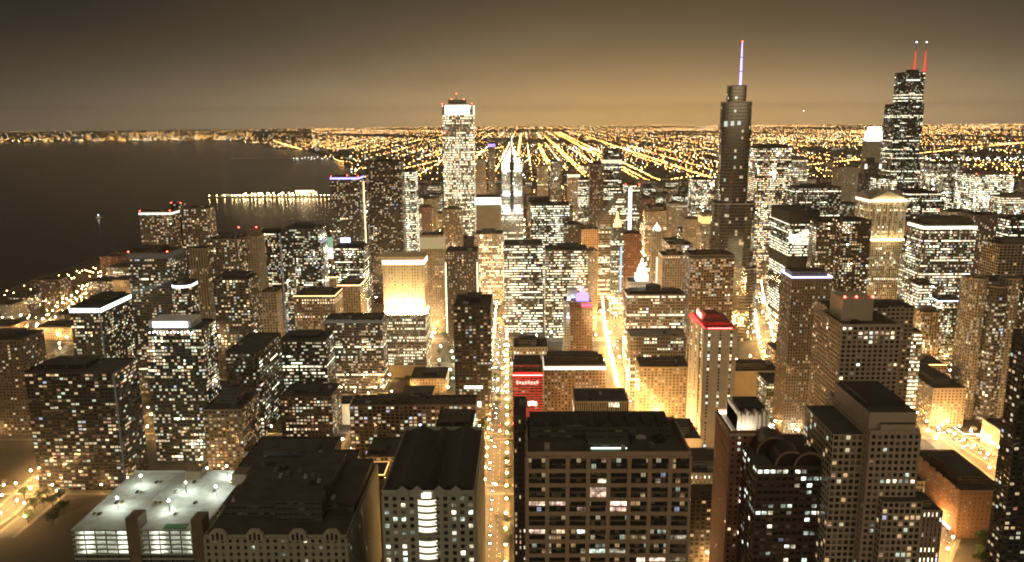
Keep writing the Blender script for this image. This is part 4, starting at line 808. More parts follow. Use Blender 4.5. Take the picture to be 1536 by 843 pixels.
# curved glass skyscraper with spire
Y = 1100; rt = thing('glass_skyscraper', 'tallest glass skyscraper with stepped rounded tiers and a violet lit spire', 'skyscraper', (at(1110, 200, Y + 25).x, Y + 25, 0)); FOOT.append((at(1072, 300, Y).x, at(1140, 300, Y).x, Y, Y + 50))
gm = facade('glass', wall=(.15, .135, .11), glass=(.34, .31, .26), ww=.985, wh=.86, lit=.035, fl=.0, warm=.6, metal=.9, bay=3, floor=5.2, st=5)[0]
zs = [at(1110, y, Y).z for y in (405, 307, 154, 129)]
tiers = ((1072, 1141, 0, zs[0], 0), (1074, 1139, zs[0], zs[1], 1), (1088, 1134, zs[1], zs[2], 4), (1098, 1126, zs[2], zs[3], 9))
for xl, xr, z0, z1, off in tiers:
    ym = {0: 405, 1: 307, 4: 154, 9: 129}[off]; x0, x1 = at(xl, ym, Y).x, at(xr, ym, Y).x; P = outline('round', x0, x1, Y + off, Y + 46 - off)
    b = MB(); b.prism(P, z0, z1, 0, 1, bay=3, fl=4.4); b.build('tier', [gm, ROOF], rt); b = MB(); b.ring(P, .6, z1, z1 + 1.6); b.build('parapet', STEEL, rt)
x = at(1110.5, 128, Y + 22).x; z1 = at(1111, 64, Y + 22).z; zz = zs[3]; H = z1 - zz
for i, (u, v, r0, r1) in enumerate(((0, .34, 1.7, 1.5), (.35, .66, 1.5, 1.25), (.67, 1, 1.2, .7))):
    b = MB(); b.tube(x, Y + 22, zz + H * u, zz + H * v, r0, r1, 10); b.build('spire', G((.45, .36, 1.0), 2.6), rt)
    b = MB(); b.tube(x, Y + 22, zz + H * v, zz + H * v + 1, r1 + .4, r1 + .4, 10); b.build('spire_collar', DARK, rt)
beacons(rt, [(x, Y + 22, z1 + 1.6)])
b = MB()
for q in range(3): b.box(at(1088 + q * 10, 170, Y).x, at(1093 + q * 10, 170, Y).x, Y + 3.6, Y + 3.98, zs[2] - 31 + q, zs[2] - 24)
b.build('lit_lounge', G((.95, 1, .86), .7), rt)

# white ribbed skyscraper
Y = 1500; T = tower('white ribbed skyscraper with a bright white top band and red corner lights, near the lake', 662, 709, 157, Y, 58, 'offpale', name='ribbed_skyscraper', cat='skyscraper', shape='notch', wall=(.40, .36, .28), ww=.60, wh=.62,
    lit=.30, fl=.55, st=4.6, warm=.34, bay=2.6, floor=4.4, pent=[(.2, .75, .2, .75, 9)], units=0, beac=2)
X0, X1, z, rt = T['X0'], T['X1'], T['z'], T['root']; w = X1 - X0
part_mesh(lambda b: b.box(X0 + w * .11, X1 - w * .11, Y - .5, Y - .02, z - 18, z - 1), 'crown_glow', G((1, .95, .80), 3.2), rt)
part_mesh(lambda b: b.box(X1 + .02, X1 + .5, Y + 8, Y + 50, z - 18, z - 1), 'crown_glow', G((1, .95, .80), 1.6), rt)
beacons(rt, [(X0 + w * a_, Y - 1, z - d) for d in (50, 104) for a_ in (.02, .1, .95)] + [(X0 + w * .3, Y + 20, z + 10), (X0 + w * .7, Y + 20, z + 10), (X0 + w * .45, Y + 25, z + 20)])
part_mesh(lambda b: b.tube(X0 + w * .45, Y + 25, z + 8.9, z + 19, .5, .25, 6), 'mast', STEEL, rt)

# white chevron tower with a spire
Y = 1560; a, c = at(751, 300, Y), at(785, 300, Y); w = c.x - a.x; cx = (a.x + c.x) / 2
T = tower('white floodlit tower with chevron gables rising to a needle', 751, 785, 292, Y, 44, 'offpale', name='chevron_tower', cat='skyscraper', wall=(.44, .42, .37), ww=.5, wh=.7, lit=.2, fl=.3, pent=None, units=0, par=.5)
z, rt = T['z'], T['root']; za, zb, zc = at(768, 258, Y).z, at(768, 240, Y).z, at(768, 216, Y).z
WS = plain('white_granite', (.62, .60, .54), .8, var=.1); CL = facade('offpale', wall=(.62, .60, .54), ww=.5, wh=.8, lit=1.0, fl=1.0, st=10.0, warm=.02, bay=2.2, floor=3.4)[0]
part_mesh(lambda b: b.box(T['X0'] + 2, T['X1'] - 2, Y + 2, Y + 42, z - .02, za, 0, 0, bay=3, fl=3.9), 'shaft', facade('offpale', wall=(.55, .53, .47), ww=.35, wh=.9, lit=.5, st=3, warm=.15)[0], rt)
def f(b):
    x0, x1 = T['X0'] + 2, T['X1'] - 2
    for y0, y1 in ((Y + 2, Y + 42),):
        P = [(x0, za), (x1, za), (x1, zb - 6), (cx, zc), (x0, zb - 6)]
        uv = lambda p: ((p[0] - x0) / 2.2, (p[1] - za) / 3.4)
        b.face([(p, y0, q) for p, q in P], 0, [uv(p) for p in P]); b.face([(p, y1, q) for p, q in reversed(P)], 0, [uv(p) for p in reversed(P)])
        b.face([(x0, y0, za), (x0, y0, zb - 6), (x0, y1, zb - 6), (x0, y1, za)], 1); b.face([(x1, y0, zb - 6), (x1, y0, za), (x1, y1, za), (x1, y1, zb - 6)], 1)
        b.face([(x0, y0, zb - 6), (cx, y0, zc), (cx, y1, zc), (x0, y1, zb - 6)], 1); b.face([(cx, y0, zc), (x1, y0, zb - 6), (x1, y1, zb - 6), (cx, y1, zc)], 1)
part_mesh(f, 'chevron_gable', [CL, WS], rt)
def f(b):       # the dark stepped bay down the middle
    for h0, h1, hw in ((z - 30, z + 6, 3.4), (z + 6, za + 4, 2.4), (za + 4, zb - 4, 4.2), (zb - 4, zb + 10, 2.4), (zb + 10, zc - 4, 1.2)): b.box(cx - hw, cx + hw, Y - 1.2, Y + 2.1, h0, h1)
part_mesh(f, 'centre_bay', plain('dark_bay', (.05, .05, .045), .6), rt)
part_mesh(lambda b: b.tube(cx, Y + 22, zc - 6, at(767, 205, Y).z + 4, 2.2, .3, 8), 'needle', G((1, 1, .9), 1.2), rt)
for s in (-1, 1):
    part_mesh(lambda b: b.box(cx + s * 11 - 6, cx + s * 11 + 6, Y - 4.5, Y - 3.7, z - 29, z - 28.4), 'floodlight', G((.96, .98, 1), 110.0, True), rt)
    part_mesh(lambda b: b.box(cx + s * 11 - 6, cx + s * 11 + 6, Y - 1.8, Y - 1.2, z + 1, z + 1.5), 'floodlight', G((.96, .98, 1), 110.0, True), rt)

# tallest black tower with twin antennas
Y = 2211; rt = thing('black_skyscraper', 'tallest black skyscraper with setbacks and twin red lit antennas', 'skyscraper', (at(1372, 200, Y).x, Y + 34, 0)); FOOT.append((at(1340, 200, Y).x, at(1392, 200, Y).x, Y, Y + 70))
bm_ = facade('offdk', wall=(.022, .02, .017), lit=.15, fl=.13, warm=.2, bay=3.2, ww=.75, st=6)[0]
for i, (xl, xr, yt, y0, y1) in enumerate(((1339, 1388, 232, 0, 70), (1344, 1387, 157, 2, 68), (1358, 1390, 109, 6, 60))):
    p, q = at(xl, yt, Y), at(xr, yt, Y); zb_ = 0 if i == 0 else zlast - .02; zlast = p.z
    b = MB(); b.box(p.x, q.x, Y + y0, Y + y1, zb_, p.z, 0, 1, bay=3.2, fl=3.9, bottom=False); b.build('tube', [bm_, ROOF], rt)
    b = MB(); b.ring([(p.x, Y + y0), (q.x, Y + y0), (q.x, Y + y1), (p.x, Y + y1)], .8, p.z, p.z + 2); b.build('parapet', DARK, rt)
for px, top in ((1371, 76), (1386, 76)):
    p = at(px, 109, Y + 25); b = MB(); b.tube(p.x, Y + 25, p.z - 2, p.z + 14, 4.0, 3.0, 10); b.tube(p.x, Y + 25, p.z + 14, at(px, top, Y + 25).z, 2.8, 1.2, 8)
    b.build('antenna', G((1, .10, .07), 1.0), rt); b = MB(); zz = at(px, top, Y + 25).z; b.tube(p.x, Y + 25, zz, at(px, 64, Y + 25).z, .8, .3, 8); b.build('antenna_tip', STEEL, rt)
    kid('tip_light', ico('tip_light', 1.6, G((.75, .75, 1), 14)), rt, (p.x - WL[rt.name].x, 25 - 34, at(px, 64, Y + 25).z + 1.5))
    b = MB(); b.tube(p.x - 8 if px < 1380 else p.x + 8, Y + 25, p.z - 2, p.z + 30, 1, .5, 6); b.build('side_mast', G((1, .10, .07), .5), rt)
p = at(1376, 109, Y); b = MB(); b.box(p.x - 12, p.x + 12, Y + 18, Y + 40, p.z - .02, p.z + 9); b.build('penthouse', DARK, rt)
b = MB(); a, c = at(1361, 119, Y), at(1382, 121, Y); b.box(a.x, c.x, Y + 5.5, Y + 5.98, c.z, a.z); b.build('sky_deck', G((1, .97, .86), 1.3), rt)

# tower with glowing white crown drum
Y = 2500; a, c = at(1303, 215, Y), at(1326, 215, Y); cx = (a.x + c.x) / 2
T = tower('stone tower with a blazing white drum on top, close to the tallest black skyscraper', 1302, 1327, 212, Y, 44, 'stone', name='crowned_tower', cat='skyscraper', wall=(.40, .36, .3), lit=.12, pent=None, units=0, shape='cham')
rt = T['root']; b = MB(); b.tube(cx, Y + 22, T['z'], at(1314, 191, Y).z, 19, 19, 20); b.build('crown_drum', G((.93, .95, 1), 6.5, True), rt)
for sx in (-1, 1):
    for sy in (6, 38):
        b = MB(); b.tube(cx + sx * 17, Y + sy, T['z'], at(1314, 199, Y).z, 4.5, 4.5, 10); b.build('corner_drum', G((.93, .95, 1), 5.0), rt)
tower('dark tower with two pointed pale fins, in front of the blazing white drum', 1298, 1322, 246, 2200, 40, 'resdk', lit=.08, pent=[(.3, .7, .3, .7, 16)], strips=[(.05, 3, .93, 1, (1, .98, .9), 1.6), (.95, 3, .93, 1, (1, .98, .9), 1.6)])

# golden gabled tower
Y = 1250; T = tower('golden classical tower with lit triangular gables on its roof', 1304, 1361, 299, Y, 52, 'gold', name='gabled_tower', cat='skyscraper', wall=(.52, .42, .26), lit=.26, fl=.08, ww=.5, wh=.7, bay=3.2, pent=None, units=0, par=.6, band=(.2, 4.4, (1, .82, .62), 1.5))
X0, X1, z, rt = T['X0'], T['X1'], T['z'], T['root']; w = X1 - X0; cx = (X0 + X1) / 2; cy = Y + 26; h = 13
def f(b):
    a, e = X0 + 4, X1 - 1; b.face([(a, Y - .5, z + .62), (e, Y - .5, z + .62), (cx, Y - .5, z + h)]); b.face([(e, Y + 52.5, z + .62), (a, Y + 52.5, z + .62), (cx, Y + 52.5, z + h)])
    b.face([(a, Y - .5, z + .62), (cx, Y - .5, z + h), (cx, Y + 52.5, z + h), (a, Y + 52.5, z + .62)]); b.face([(cx, Y - .5, z + h), (e, Y - .5, z + .62), (e, Y + 52.5, z + .62), (cx, Y + 52.5, z + h)])
part_mesh(f, 'gable', plain('gable_stone_pale', (.5, .42, .3), .8), rt)
def f(b):
    a, e = Y + 3, Y + 49; xw = X0 - .4
    b.face([(xw, e, z + .64), (xw, a, z + .64), (xw, cy, z + h - .6)]); b.face([(xw, a, z + .64), (X1, a, z + .64), (X1, cy, z + h - .6), (xw, cy, z + h - .6)]); b.face([(X1, e, z + .64), (xw, e, z + .64), (xw, cy, z + h - .6), (X1, cy, z + h - .6)])
part_mesh(f, 'gable', plain('gable_stone_dim', (.3, .26, .2), .8), rt)
part_mesh(lambda b: b.box(X0 + 5, X1 - 3, Y - 4, Y - 3.4, z - 1, z - .5), 'floodlight', G((1, .78, .42), 34.0, True), rt)
part_mesh(lambda b: b.box(X0 + 2, X1 - 2, Y - 6, Y - 5.4, z - 62, z - 61.4), 'floodlight', G((1, .74, .36), 40.0, True), rt)
part_mesh(lambda b: b.box(X0 - 1.5, X1 + 1.5, Y - 1.5, Y + 53, z - 66, z - 63, bottom=True), 'ledge', GS, rt)
part_mesh(lambda b: [b.box(X0 + w * .02 + i * w * .155, X0 + w * .06 + i * w * .155, Y - 1, Y - .02, z - 60, z - 6) for i in range(7)], 'pier', GS, rt)

# slanted white block (cut by a diamond roof)
Y = 1350; a, c = at(898, 330, Y), at(938, 330, Y); rt = thing('slanted_block', 'pale striped tower with its roof cut to a slanted diamond, beside the avenue', 'office tower', ((a.x + c.x) / 2, Y + 25, 0)); FOOT.append((a.x, c.x, Y, Y + 50))
zl, zr = at(900, 336, Y).z, at(930, 294, Y).z; fm = facade('offpale', wall=(.42, .34, .24), ww=1.0, wh=.42, lit=.12, fl=.25, bay=3, floor=3.9)[0]
def f(b):
    n = round(zr / 3.9); k = n / zr; w = c.x - a.x; xm = a.x + w * .78
    uvf = lambda p: ((p[0] - a.x) / 3, p[2] * k)
    for Pp in ([(a.x, Y, 0), (c.x, Y, 0), (c.x, Y, zr), (xm, Y, zr), (a.x, Y, zl)], [(c.x, Y + 50, 0), (a.x, Y + 50, 0), (a.x, Y + 50, zl), (xm, Y + 50, zr), (c.x, Y + 50, zr)]): b.face(Pp, 0, [uvf(p) for p in Pp])
    b.face([(a.x, Y + 50, 0), (a.x, Y, 0), (a.x, Y, zl), (a.x, Y + 50, zl)], 0, [(0, 0), (16, 0), (16, zl * k), (0, zl * k)]); b.face([(c.x, Y, 0), (c.x, Y + 50, 0), (c.x, Y + 50, zr), (c.x, Y, zr)], 0, [(0, 0), (16, 0), (16, n), (0, n)])
    b.face([(a.x, Y, zl), (xm, Y, zr), (xm, Y + 50, zr), (a.x, Y + 50, zl)], 1); b.face([(xm, Y, zr), (c.x, Y, zr), (c.x, Y + 50, zr), (xm, Y + 50, zr)], 1)
part_mesh(f, 'wall', [fm, ROOFP], rt)
part_mesh(lambda b: [b.face([(a.x + (xm_ := (c.x - a.x) * .78) * t0, Y - .3, zl + (zr - zl) * t0 - 1.4), (a.x + xm_ * t1, Y - .3, zl + (zr - zl) * t1 - 1.4), (a.x + xm_ * t1, Y - .3, zl + (zr - zl) * t1), (a.x + xm_ * t0, Y - .3, zl + (zr - zl) * t0)]) for t0, t1 in [(i / 8, (i + 1) / 8) for i in range(8)]], 'roof_edge', STONE, rt)

# tower with gilded tip, wedding-cake tower, cream dome, violet crown
Y = 1230; T = tower('slim dark tower with a gilded tip and a cold lit shaft, at the avenue canyon', 918, 936, 342, Y, 22, 'offdk', lit=.16, pent=None, units=0, wall=(.10, .12, .11), strips=[(.8, 1.6, .3, .8, (.7, .85, 1), .9)])
X0, X1, z, rt = T['X0'], T['X1'], T['z'], T['root']; cx, cy = (X0 + X1) / 2, Y + 11
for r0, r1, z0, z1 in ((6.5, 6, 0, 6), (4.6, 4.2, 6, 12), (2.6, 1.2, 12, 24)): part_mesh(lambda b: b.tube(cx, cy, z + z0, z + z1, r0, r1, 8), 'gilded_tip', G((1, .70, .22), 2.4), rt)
Y = 1030; T = tower('white floodlit palace with a stepped clock tower, behind the gridded slab', 943, 974, 424, Y, 34, 'offpale', name='clock_tower', wall=(.72, .68, .58), ww=.4, lit=.3, pent=None, units=0)
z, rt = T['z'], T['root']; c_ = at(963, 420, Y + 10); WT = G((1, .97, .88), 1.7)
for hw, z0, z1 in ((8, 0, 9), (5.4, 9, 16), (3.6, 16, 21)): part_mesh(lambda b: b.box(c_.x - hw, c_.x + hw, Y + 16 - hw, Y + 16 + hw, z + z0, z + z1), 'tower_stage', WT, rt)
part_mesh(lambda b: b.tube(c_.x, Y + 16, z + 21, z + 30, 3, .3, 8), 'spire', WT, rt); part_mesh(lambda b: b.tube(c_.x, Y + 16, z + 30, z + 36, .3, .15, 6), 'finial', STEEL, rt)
part_mesh(lambda b: b.box(T['X0'], T['X1'], Y - 4, Y - 3.5, z - 18, z - 17.4), 'floodlight', G((1, .95, .85), 40.0, True), rt)
a = at(985, 348, 1169); r = [o for o in COL.objects if str(o.get('label', '')).startswith('narrow cream shaft')][0]
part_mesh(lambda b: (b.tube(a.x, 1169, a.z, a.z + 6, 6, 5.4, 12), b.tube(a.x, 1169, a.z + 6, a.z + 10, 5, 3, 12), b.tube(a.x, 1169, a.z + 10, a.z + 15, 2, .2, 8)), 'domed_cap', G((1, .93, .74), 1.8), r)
r = [o for o in COL.objects if str(o.get('label', '')).startswith('brown stepped tower with a purple')][0]
a, c = at(856, 462, 930), at(889, 462, 930)
part_mesh(lambda b: b.box(a.x + 1, c.x - 1, 932, 952, a.z - .02, a.z + 7), 'upper_stage', facade('brick', wall=(.25, .16, .12))[0], r)
part_mesh(lambda b: b.box(a.x + 13, c.x - .4, 931.4, 931.9, a.z + .3, a.z + 4.4), 'red_light', G((1, .08, .16), 3.2, True), r)
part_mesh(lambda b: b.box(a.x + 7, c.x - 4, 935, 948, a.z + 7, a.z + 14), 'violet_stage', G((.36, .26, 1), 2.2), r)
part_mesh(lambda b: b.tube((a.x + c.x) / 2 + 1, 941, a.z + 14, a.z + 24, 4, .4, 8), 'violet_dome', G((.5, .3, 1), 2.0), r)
T = tower('pale stone tower with a cold white floodlit crown, behind the purple and red top', 846, 872, 452, 985, 24, 'stone', wall=(.45, .46, .46), lit=.12, pent=None, units=0, name='crowned_stone_tower')
X0, X1, z, rt = T['X0'], T['X1'], T['z'], T['root']; WC = plain('cold_stone', (.6, .62, .64), .8)
part_mesh(lambda b: (b.box(X0 + 5, X1 - 5, 989, 1005, z - .02, z + 14), [b.box(X0 + 4 + i * 4, X0 + 5.2 + i * 4, 987.6, 989, z, z + 11) for i in range(4)]), 'crown', WC, rt)
part_mesh(lambda b: b.box(X0 + 2, X1 - 2, 985.6, 986.2, z + .5, z + 1), 'floodlight', G((.86, .93, 1), 55.0, True), rt)
part_mesh(lambda b: b.box(X0 + 4, X1 - 4, 981, 981.6, z - 20, z - 19.5), 'floodlight', G((.8, .9, 1), 30.0, True), rt)
r = [o for o in COL.objects if str(o.get('label', '')).startswith('gridded office slab')][0]; a, c = at(941, 443, 970), at(1028, 443, 970)
part_mesh(lambda b: (b.box(a.x + 4, c.x - 8, 976, 998, a.z - .02, a.z + 4), b.tube(a.x + (c.x - a.x) * .48, 986, a.z + 4, a.z + 10, 10, 9, 8)), 'roof_drum', DARK, r)
r = [o for o in COL.objects if str(o.get('label', '')).startswith('black glass tower with white lit floors')][0]; a, c = at(1186, 318, 1120), at(1230, 318, 1120)
part_mesh(lambda b: (b.box(a.x - .4, c.x + .4, 1119.6, 1206.4, a.z - 17, a.z - .1), b.box(a.x - .4, c.x + .4, 1119.6, 1206.4, a.z - 78, a.z - 62)), 'machine_floor', plain('black_louvre', (.02, .018, .015), .6), r)
part_mesh(lambda b: b.box(a.x - .3, c.x + .3, 1119.7, 1119.98, a.z - 44, a.z - 27), 'lit_floors', facade('offdk', wall=(.03, .03, .03), ww=.92, wh=.72, lit=1.0, fl=1.0, st=5, warm=0, bay=2.6)[0], r)
# low white pavilion glowing by the brown block, neon entrance, billboard
a = ground(1060, 838); rt = thing('pavilion', 'small round white pavilion glowing at the corner of the wide brown block', 'pavilion', (a.x, a.y, 0))
part_mesh(lambda b: b.tube(a.x, a.y, 0, 16, 9, 9, 20), 'drum_wall', G((1, .93, .70), 1.5, True), rt); part_mesh(lambda b: (b.tube(a.x, a.y, 16, 17.2, 10, 10, 20), b.tube(a.x, a.y, 17.2, 20, 5, 4.5, 12)), 'roof', ROOFG, rt)
a = ground(1432, 800); rt = thing('neon_entrance', 'blue neon lit entrance canopy at the brown brick block', 'entrance', (a.x, a.y, 0))
part_mesh(lambda b: (b.box(a.x - 1, a.x + 1, a.y + 6, a.y + 30, 5, 14)), 'neon_wall', G((.28, .22, 1), 2.4, True), rt); part_mesh(lambda b: b.box(a.x - 5, a.x + 1.5, a.y, a.y + 26, 3.6, 4.6), 'canopy', G((.95, .95, 1), 3.5, True), rt); part_mesh(lambda b: [b.box(a.x - 4.5, a.x - 4.1, a.y + 2 + i * 7, a.y + 2.4 + i * 7, 0, 3.6) for i in range(4)], 'canopy_post', DARK, rt)
a, c = at(485, 356, 1320), at(500, 388, 1320); rt = thing('billboard', 'lit pink and green billboard below the violet banded tower', 'billboard', ((a.x + c.x) / 2, 1322, 0))
part_mesh(lambda b: b.box(a.x, c.x, 1320, 1321, c.z, c.z + (a.z - c.z) * .5), 'screen', G((1, .72, .62), 2.0), rt); part_mesh(lambda b: b.box(a.x, c.x, 1320, 1321, c.z + (a.z - c.z) * .52, a.z), 'screen', G((.30, .55, .38), .8), rt)
part_mesh(lambda b: [b.box(x, x + 1, 1321, 1322, 0, a.z) for x in (a.x + 2, c.x - 3)], 'post', STEEL, rt)
a, c = at(513, 355, 1195), at(528, 362, 1195); r = [o for o in COL.objects if str(o.get('label', '')).startswith('dark midrise with a blue-white roof sign')][0]
part_mesh(lambda b: b.box(a.x, c.x, 1183, 1184, c.z, a.z), 'roof_sign', G((.62, .66, 1), 3), r)

# ------------------------------------------------------------------ the small blocks between the towers
import re
ANCH = []
for o in list(COL.objects):
    if o.parent is None and o.type == 'EMPTY' and o.get('label') and o['category'] != 'lamp':
        t_ = re.split(r',| with | topped | that ', str(o['label']))[0]
        if len(t_.split()) < 3: t_ = str(o['label']).split(',')[0]
        if len(t_.split()) <= 8: ANCH.append((o.location.x, o.location.y, t_))
seen_short = {}
for a_ in ANCH: seen_short[a_[2]] = seen_short.get(a_[2], 0) + 1
ANCH = [a_ for a_ in ANCH if seen_short[a_[2]] == 1]
TAKEN = set()
def which(head, x, y, tries=18):
    near = sorted(ANCH, key=lambda a_: (a_[0] - x) ** 2 + (a_[1] - y) ** 2)[:tries]
    for ax, ay, t_ in near:
        r_ = 'behind' if y - ay > abs(x - ax) else 'in front of' if ay - y > abs(x - ax) else 'beside'
        l_ = f'{head} {r_} the {t_}'
        if l_ not in TAKEN and len(l_.split()) <= 16: TAKEN.add(l_); return l_
    return l_ if len(l_.split()) <= 16 else f'{head} among the towers'

FILL = {}
STY = [('res', dict(wall=(.22, .17, .115), lit=.15), 'brown'), ('resdk', dict(lit=.16), 'dark'), ('stone', dict(lit=.13), 'cream'), ('off', dict(lit=.22, fl=.2), 'grey'),
       ('offpale', dict(lit=.2, fl=.15), 'pale'), ('brick', dict(lit=.14), 'brick'), ('glass', dict(lit=.26), 'glass'), ('gold', dict(wall=(.42, .30, .17), lit=.2), 'tan')]
def on_street(x0, x1, y0, y1):
    for pts, w in STREETS:
        for a, c in zip(pts[:-1], pts[1:]):
            n = 6
            for i in range(n + 1):
                x, y = a[0] + (c[0] - a[0]) * i / n, a[1] + (c[1] - a[1]) * i / n
                if abs(a[0] - c[0]) > abs(a[1] - c[1]):
                    if y0 - w / 2 - 3 < y < y1 + w / 2 + 3 and min(a[0], c[0]) < x1 and max(a[0], c[0]) > x0: return True
                elif abs(a[1] - c[1]) > 0:
                    yy = (y0 + y1) / 2
                    if min(a[1], c[1]) <= yy <= max(a[1], c[1]):
                        xx = a[0] + (c[0] - a[0]) * (yy - a[1]) / (c[1] - a[1])
                        if x0 - w / 2 - 3 < xx < x1 + w / 2 + 3: return True
    return False
OPEN = [(-640, -430, 560, 745), (-330, -140, 900, 1260), (-80, 20, 500, 1260), (560, 700, 500, 700), (-300, 60, 1330, 1390), (240, 900, 1330, 1390), (-240, 40, 1520, 2300)]
def skyline(px):      # the highest picture row that the small blocks may reach, so that they stay below the towers of the photograph
    return 268 if px > 540 else 352
q = random.Random(21); nfill = 0
for iy, Yb in enumerate([640 + 118 * k for k in range(15)] + [2450, 2600, 2760, 2930, 3120, 3330]):
    for ix in range(-12, 30):
        for sub in range(2):
            Xb = ix * 72 + 6 + q.uniform(0, 6); Yc = Yb + 10 + sub * 52; w, d = q.uniform(30, 52), q.uniform(32, 44)
            x0, x1, y0, y1 = Xb, Xb + w, Yc, Yc + d
            if in_poly(x0 - 40, Yc, LAKE) or in_poly(x0 - 40, Yc + 60, LAKE): continue
            p = proj(Xb + w / 2, Yc, 10)
            if not (-60 < p[0] < 1600 and p[1] < 880): continue
            if blocked(x0, x1, y0, y1, 5) or on_street(x0, x1, y0, y1): continue
            if any(x0 < b_ and x1 > a_ and y0 < d_ and y1 > c_ for a_, b_, c_, d_ in OPEN): continue
            if Yb > 2400 and q.random() < .45: continue
            h = q.uniform(9, 26) if Yb < 1000 else q.uniform(14, 52) if Yb < 1300 else q.uniform(25, 105) if Yb < 2300 else q.uniform(20, 70)
            if p[0] < 540: h = min(h, 24) if Yb < 1250 else min(h, 40)
            if p[0] > 1230 and Yb > 1300: h *= 1.25
            hm = at(p[0], skyline(p[0]), Yc).z
            if hm < 8: continue
            h = min(h, hm)
            FOOT.append((x0, x1, y0, y1))
            pre, o, nm = STY[q.randrange(len(STY))]
            o = dict(o); fm, pp = facade(pre, **o); P = [(x0, y0), (x1, y0), (x1, y1), (x0, y1)]
            b = MB(); b.prism(P, 0, h, 0, bay=pp['bay'], fl=pp['floor'], cap=False)
            b.ring(P, .5, h - .01, h + 1.2, 1); b.face([(x, y, h) for x, y in P], 1)
            fx, fy = q.uniform(.1, .45), q.uniform(.15, .45); b.box(x0 + w * fx, x0 + w * (fx + .4), y0 + d * fy, y0 + d * (fy + .4), h - .01, h + q.uniform(2.5, 5), 2, 1, bottom=False)
            if q.random() < .5: b.box(x0 + w * .7, x0 + w * .85, y0 + d * .2, y0 + d * .4, h + .01, h + 2, 2, 1)
            zone = 'among the front blocks' if Yb < 1000 else 'short of the river' if Yb < 1400 else 'beyond the river' if Yb < 2300 else 'out toward the lit plain'
            size = 'low' if h < 22 else 'midrise' if h < 50 else 'tall'
            ob = b.build(size.replace('tall', 'slab') + '_block', [fm, [ROOF, ROOFG, ROOF][nfill % 3], facade('mech')[0]])
            tag(ob, which(f'{({"low": "low", "midrise": "mid-height", "tall": "taller"})[size]} {"broad" if w > 44 else "narrow" if w < 37 else "square"} {nm} block', (x0 + x1) / 2, y0), 'building', f'small {nm} {size} blocks {zone}'); nfill += 1
print('fill', nfill, 'facades', len(_fac))

# ------------------------------------------------------------------ street lamps
SOD = (1, .56, .19)
lamp_pole = MB(); lamp_pole.tube(0, 0, 0, 8.6, .14, .09, 6); lamp_pole.box(-.06, .06, 0, 1.6, 8.5, 8.62); lpm = bpy.data.meshes.new('pole'); lpm.from_pydata(lamp_pole.v, [], lamp_pole.f); lpm.materials.append(DARK)
heads = [ico('lamp_head', .62, G(SOD, e, True)) for e in (4300.0, 2000.0, 750.0, 1300.0)]
white_head = ico('lamp_head', .62, G((.95, 1, .82), 700.0, True))
ok = []
for x, y, rk in LAMPS:
    px, py = proj(x, y, 9)
    if not (-30 < px < 1570 and py < 870) or blocked(x, x, y, y, .6) or in_poly(x, y, LAKE): continue
    ok.append((rk, y, x))
first = sorted(ok, key=lambda r: (r[0] == 2, r[1]))[:290]; rest = sorted(ok, key=lambda r: (r[0] == 2, r[1]))[290:]
for rk, y, x in first:
    l = thing('street_lamp', 'sodium street lamp on a thin pole along a lit street', 'street lamp', (x, y, 0), 'street lamps along the lit streets')
    kid('pole', lpm, l); kid('lamp_head', white_head if rk == 2 and int(x + y) % 6 == 0 else heads[rk], l, (0, 1.5, 8.7))
def cloud(name, pts, r, mats, kind='stuff'):
    """many small lamps as one object: pts = (x, y, z, material)"""
    base = [(1, 0, 0), (-.5, .87, 0), (-.5, -.87, 0), (0, 0, 1.0), (0, 0, -1.0)]; fc = [(0, 1, 3), (1, 2, 3), (2, 0, 3), (1, 0, 4), (2, 1, 4), (0, 2, 4)]
    n = len(pts); A = np.array([p[:3] for p in pts]); B = np.array(base)
    rr = np.array([p[4] if len(p) > 4 else r for p in pts])
    V = (A[:, None, :] + B[None] * rr[:, None, None]).reshape(-1, 3); Fi = (np.array(fc)[None] + (np.arange(n) * 5)[:, None, None]).reshape(-1, 3)
    me = bpy.data.meshes.new(name); me.from_pydata(V.tolist(), [], Fi.tolist())
    for m_ in mats: me.materials.append(m_)
    me.polygons.foreach_set('material_index', np.repeat([p[3] for p in pts], 6)); o = bpy.data.objects.new(name, me); COL.objects.link(o); return tag(o, kind=kind)
if rest: tag(cloud('distant_street_lamps', [(x, y, 8.7, 1 if rk == 2 and int(x * 3 + y) % 7 == 0 else 0) for rk, y, x in rest], .75, [G(SOD, 800.0, True), G((.95, 1, .82), 700.0, True)]), 'many small sodium lamps along the streets further off', 'lamps')
print('lamps', len(first), len(rest))

# ------------------------------------------------------------------ the lit plain to the horizon
q = random.Random(5); far = []
def inv(x, y, margin=40):
    px, py = proj(x, y, 8); return -margin < px < 1536 + margin
def dens(x, y):     # uneven neighbourhoods
    return .5 + .5 * math.sin(x * .0011 + 1.3) * math.cos(y * .0009 + .4) + .25 * math.sin(x * .0031 + y * .0023)
def pick(u): return 0 if u < .62 else 1 if u < .86 else 2 if u < .97 else 3
def row(ax, c, lo, hi, gap, keep, boost=0):
    s = lo
    while s < hi:
        x, y = (c, s) if ax == 'n' else (s, c)
        s += gap * q.uniform(.7, 1.3)
        if q.random() > keep * (dens(x, y) if boost == 0 else 1) * min(1, 5200 / y) ** .7: continue
        if x < -.26 * y and y > 9000 and q.random() < .75: continue
        if not inv(x, y) or in_poly(x, y, LAKE) or math.hypot(x, y) > 23800 or blocked(x, x, y, y, 2): continue
        far.append((x + q.uniform(-2, 2), y, q.uniform(7, 12), (0 if boost else pick(q.random())), q.choice((1.6, 2.0, 2.4, 3.2)) - boost * .3))
for k in range(-40, 130):
    art = k % 4 == 0; row('n', k * 201 + 40, 2300, 23500, 38 if art else 32, .85)
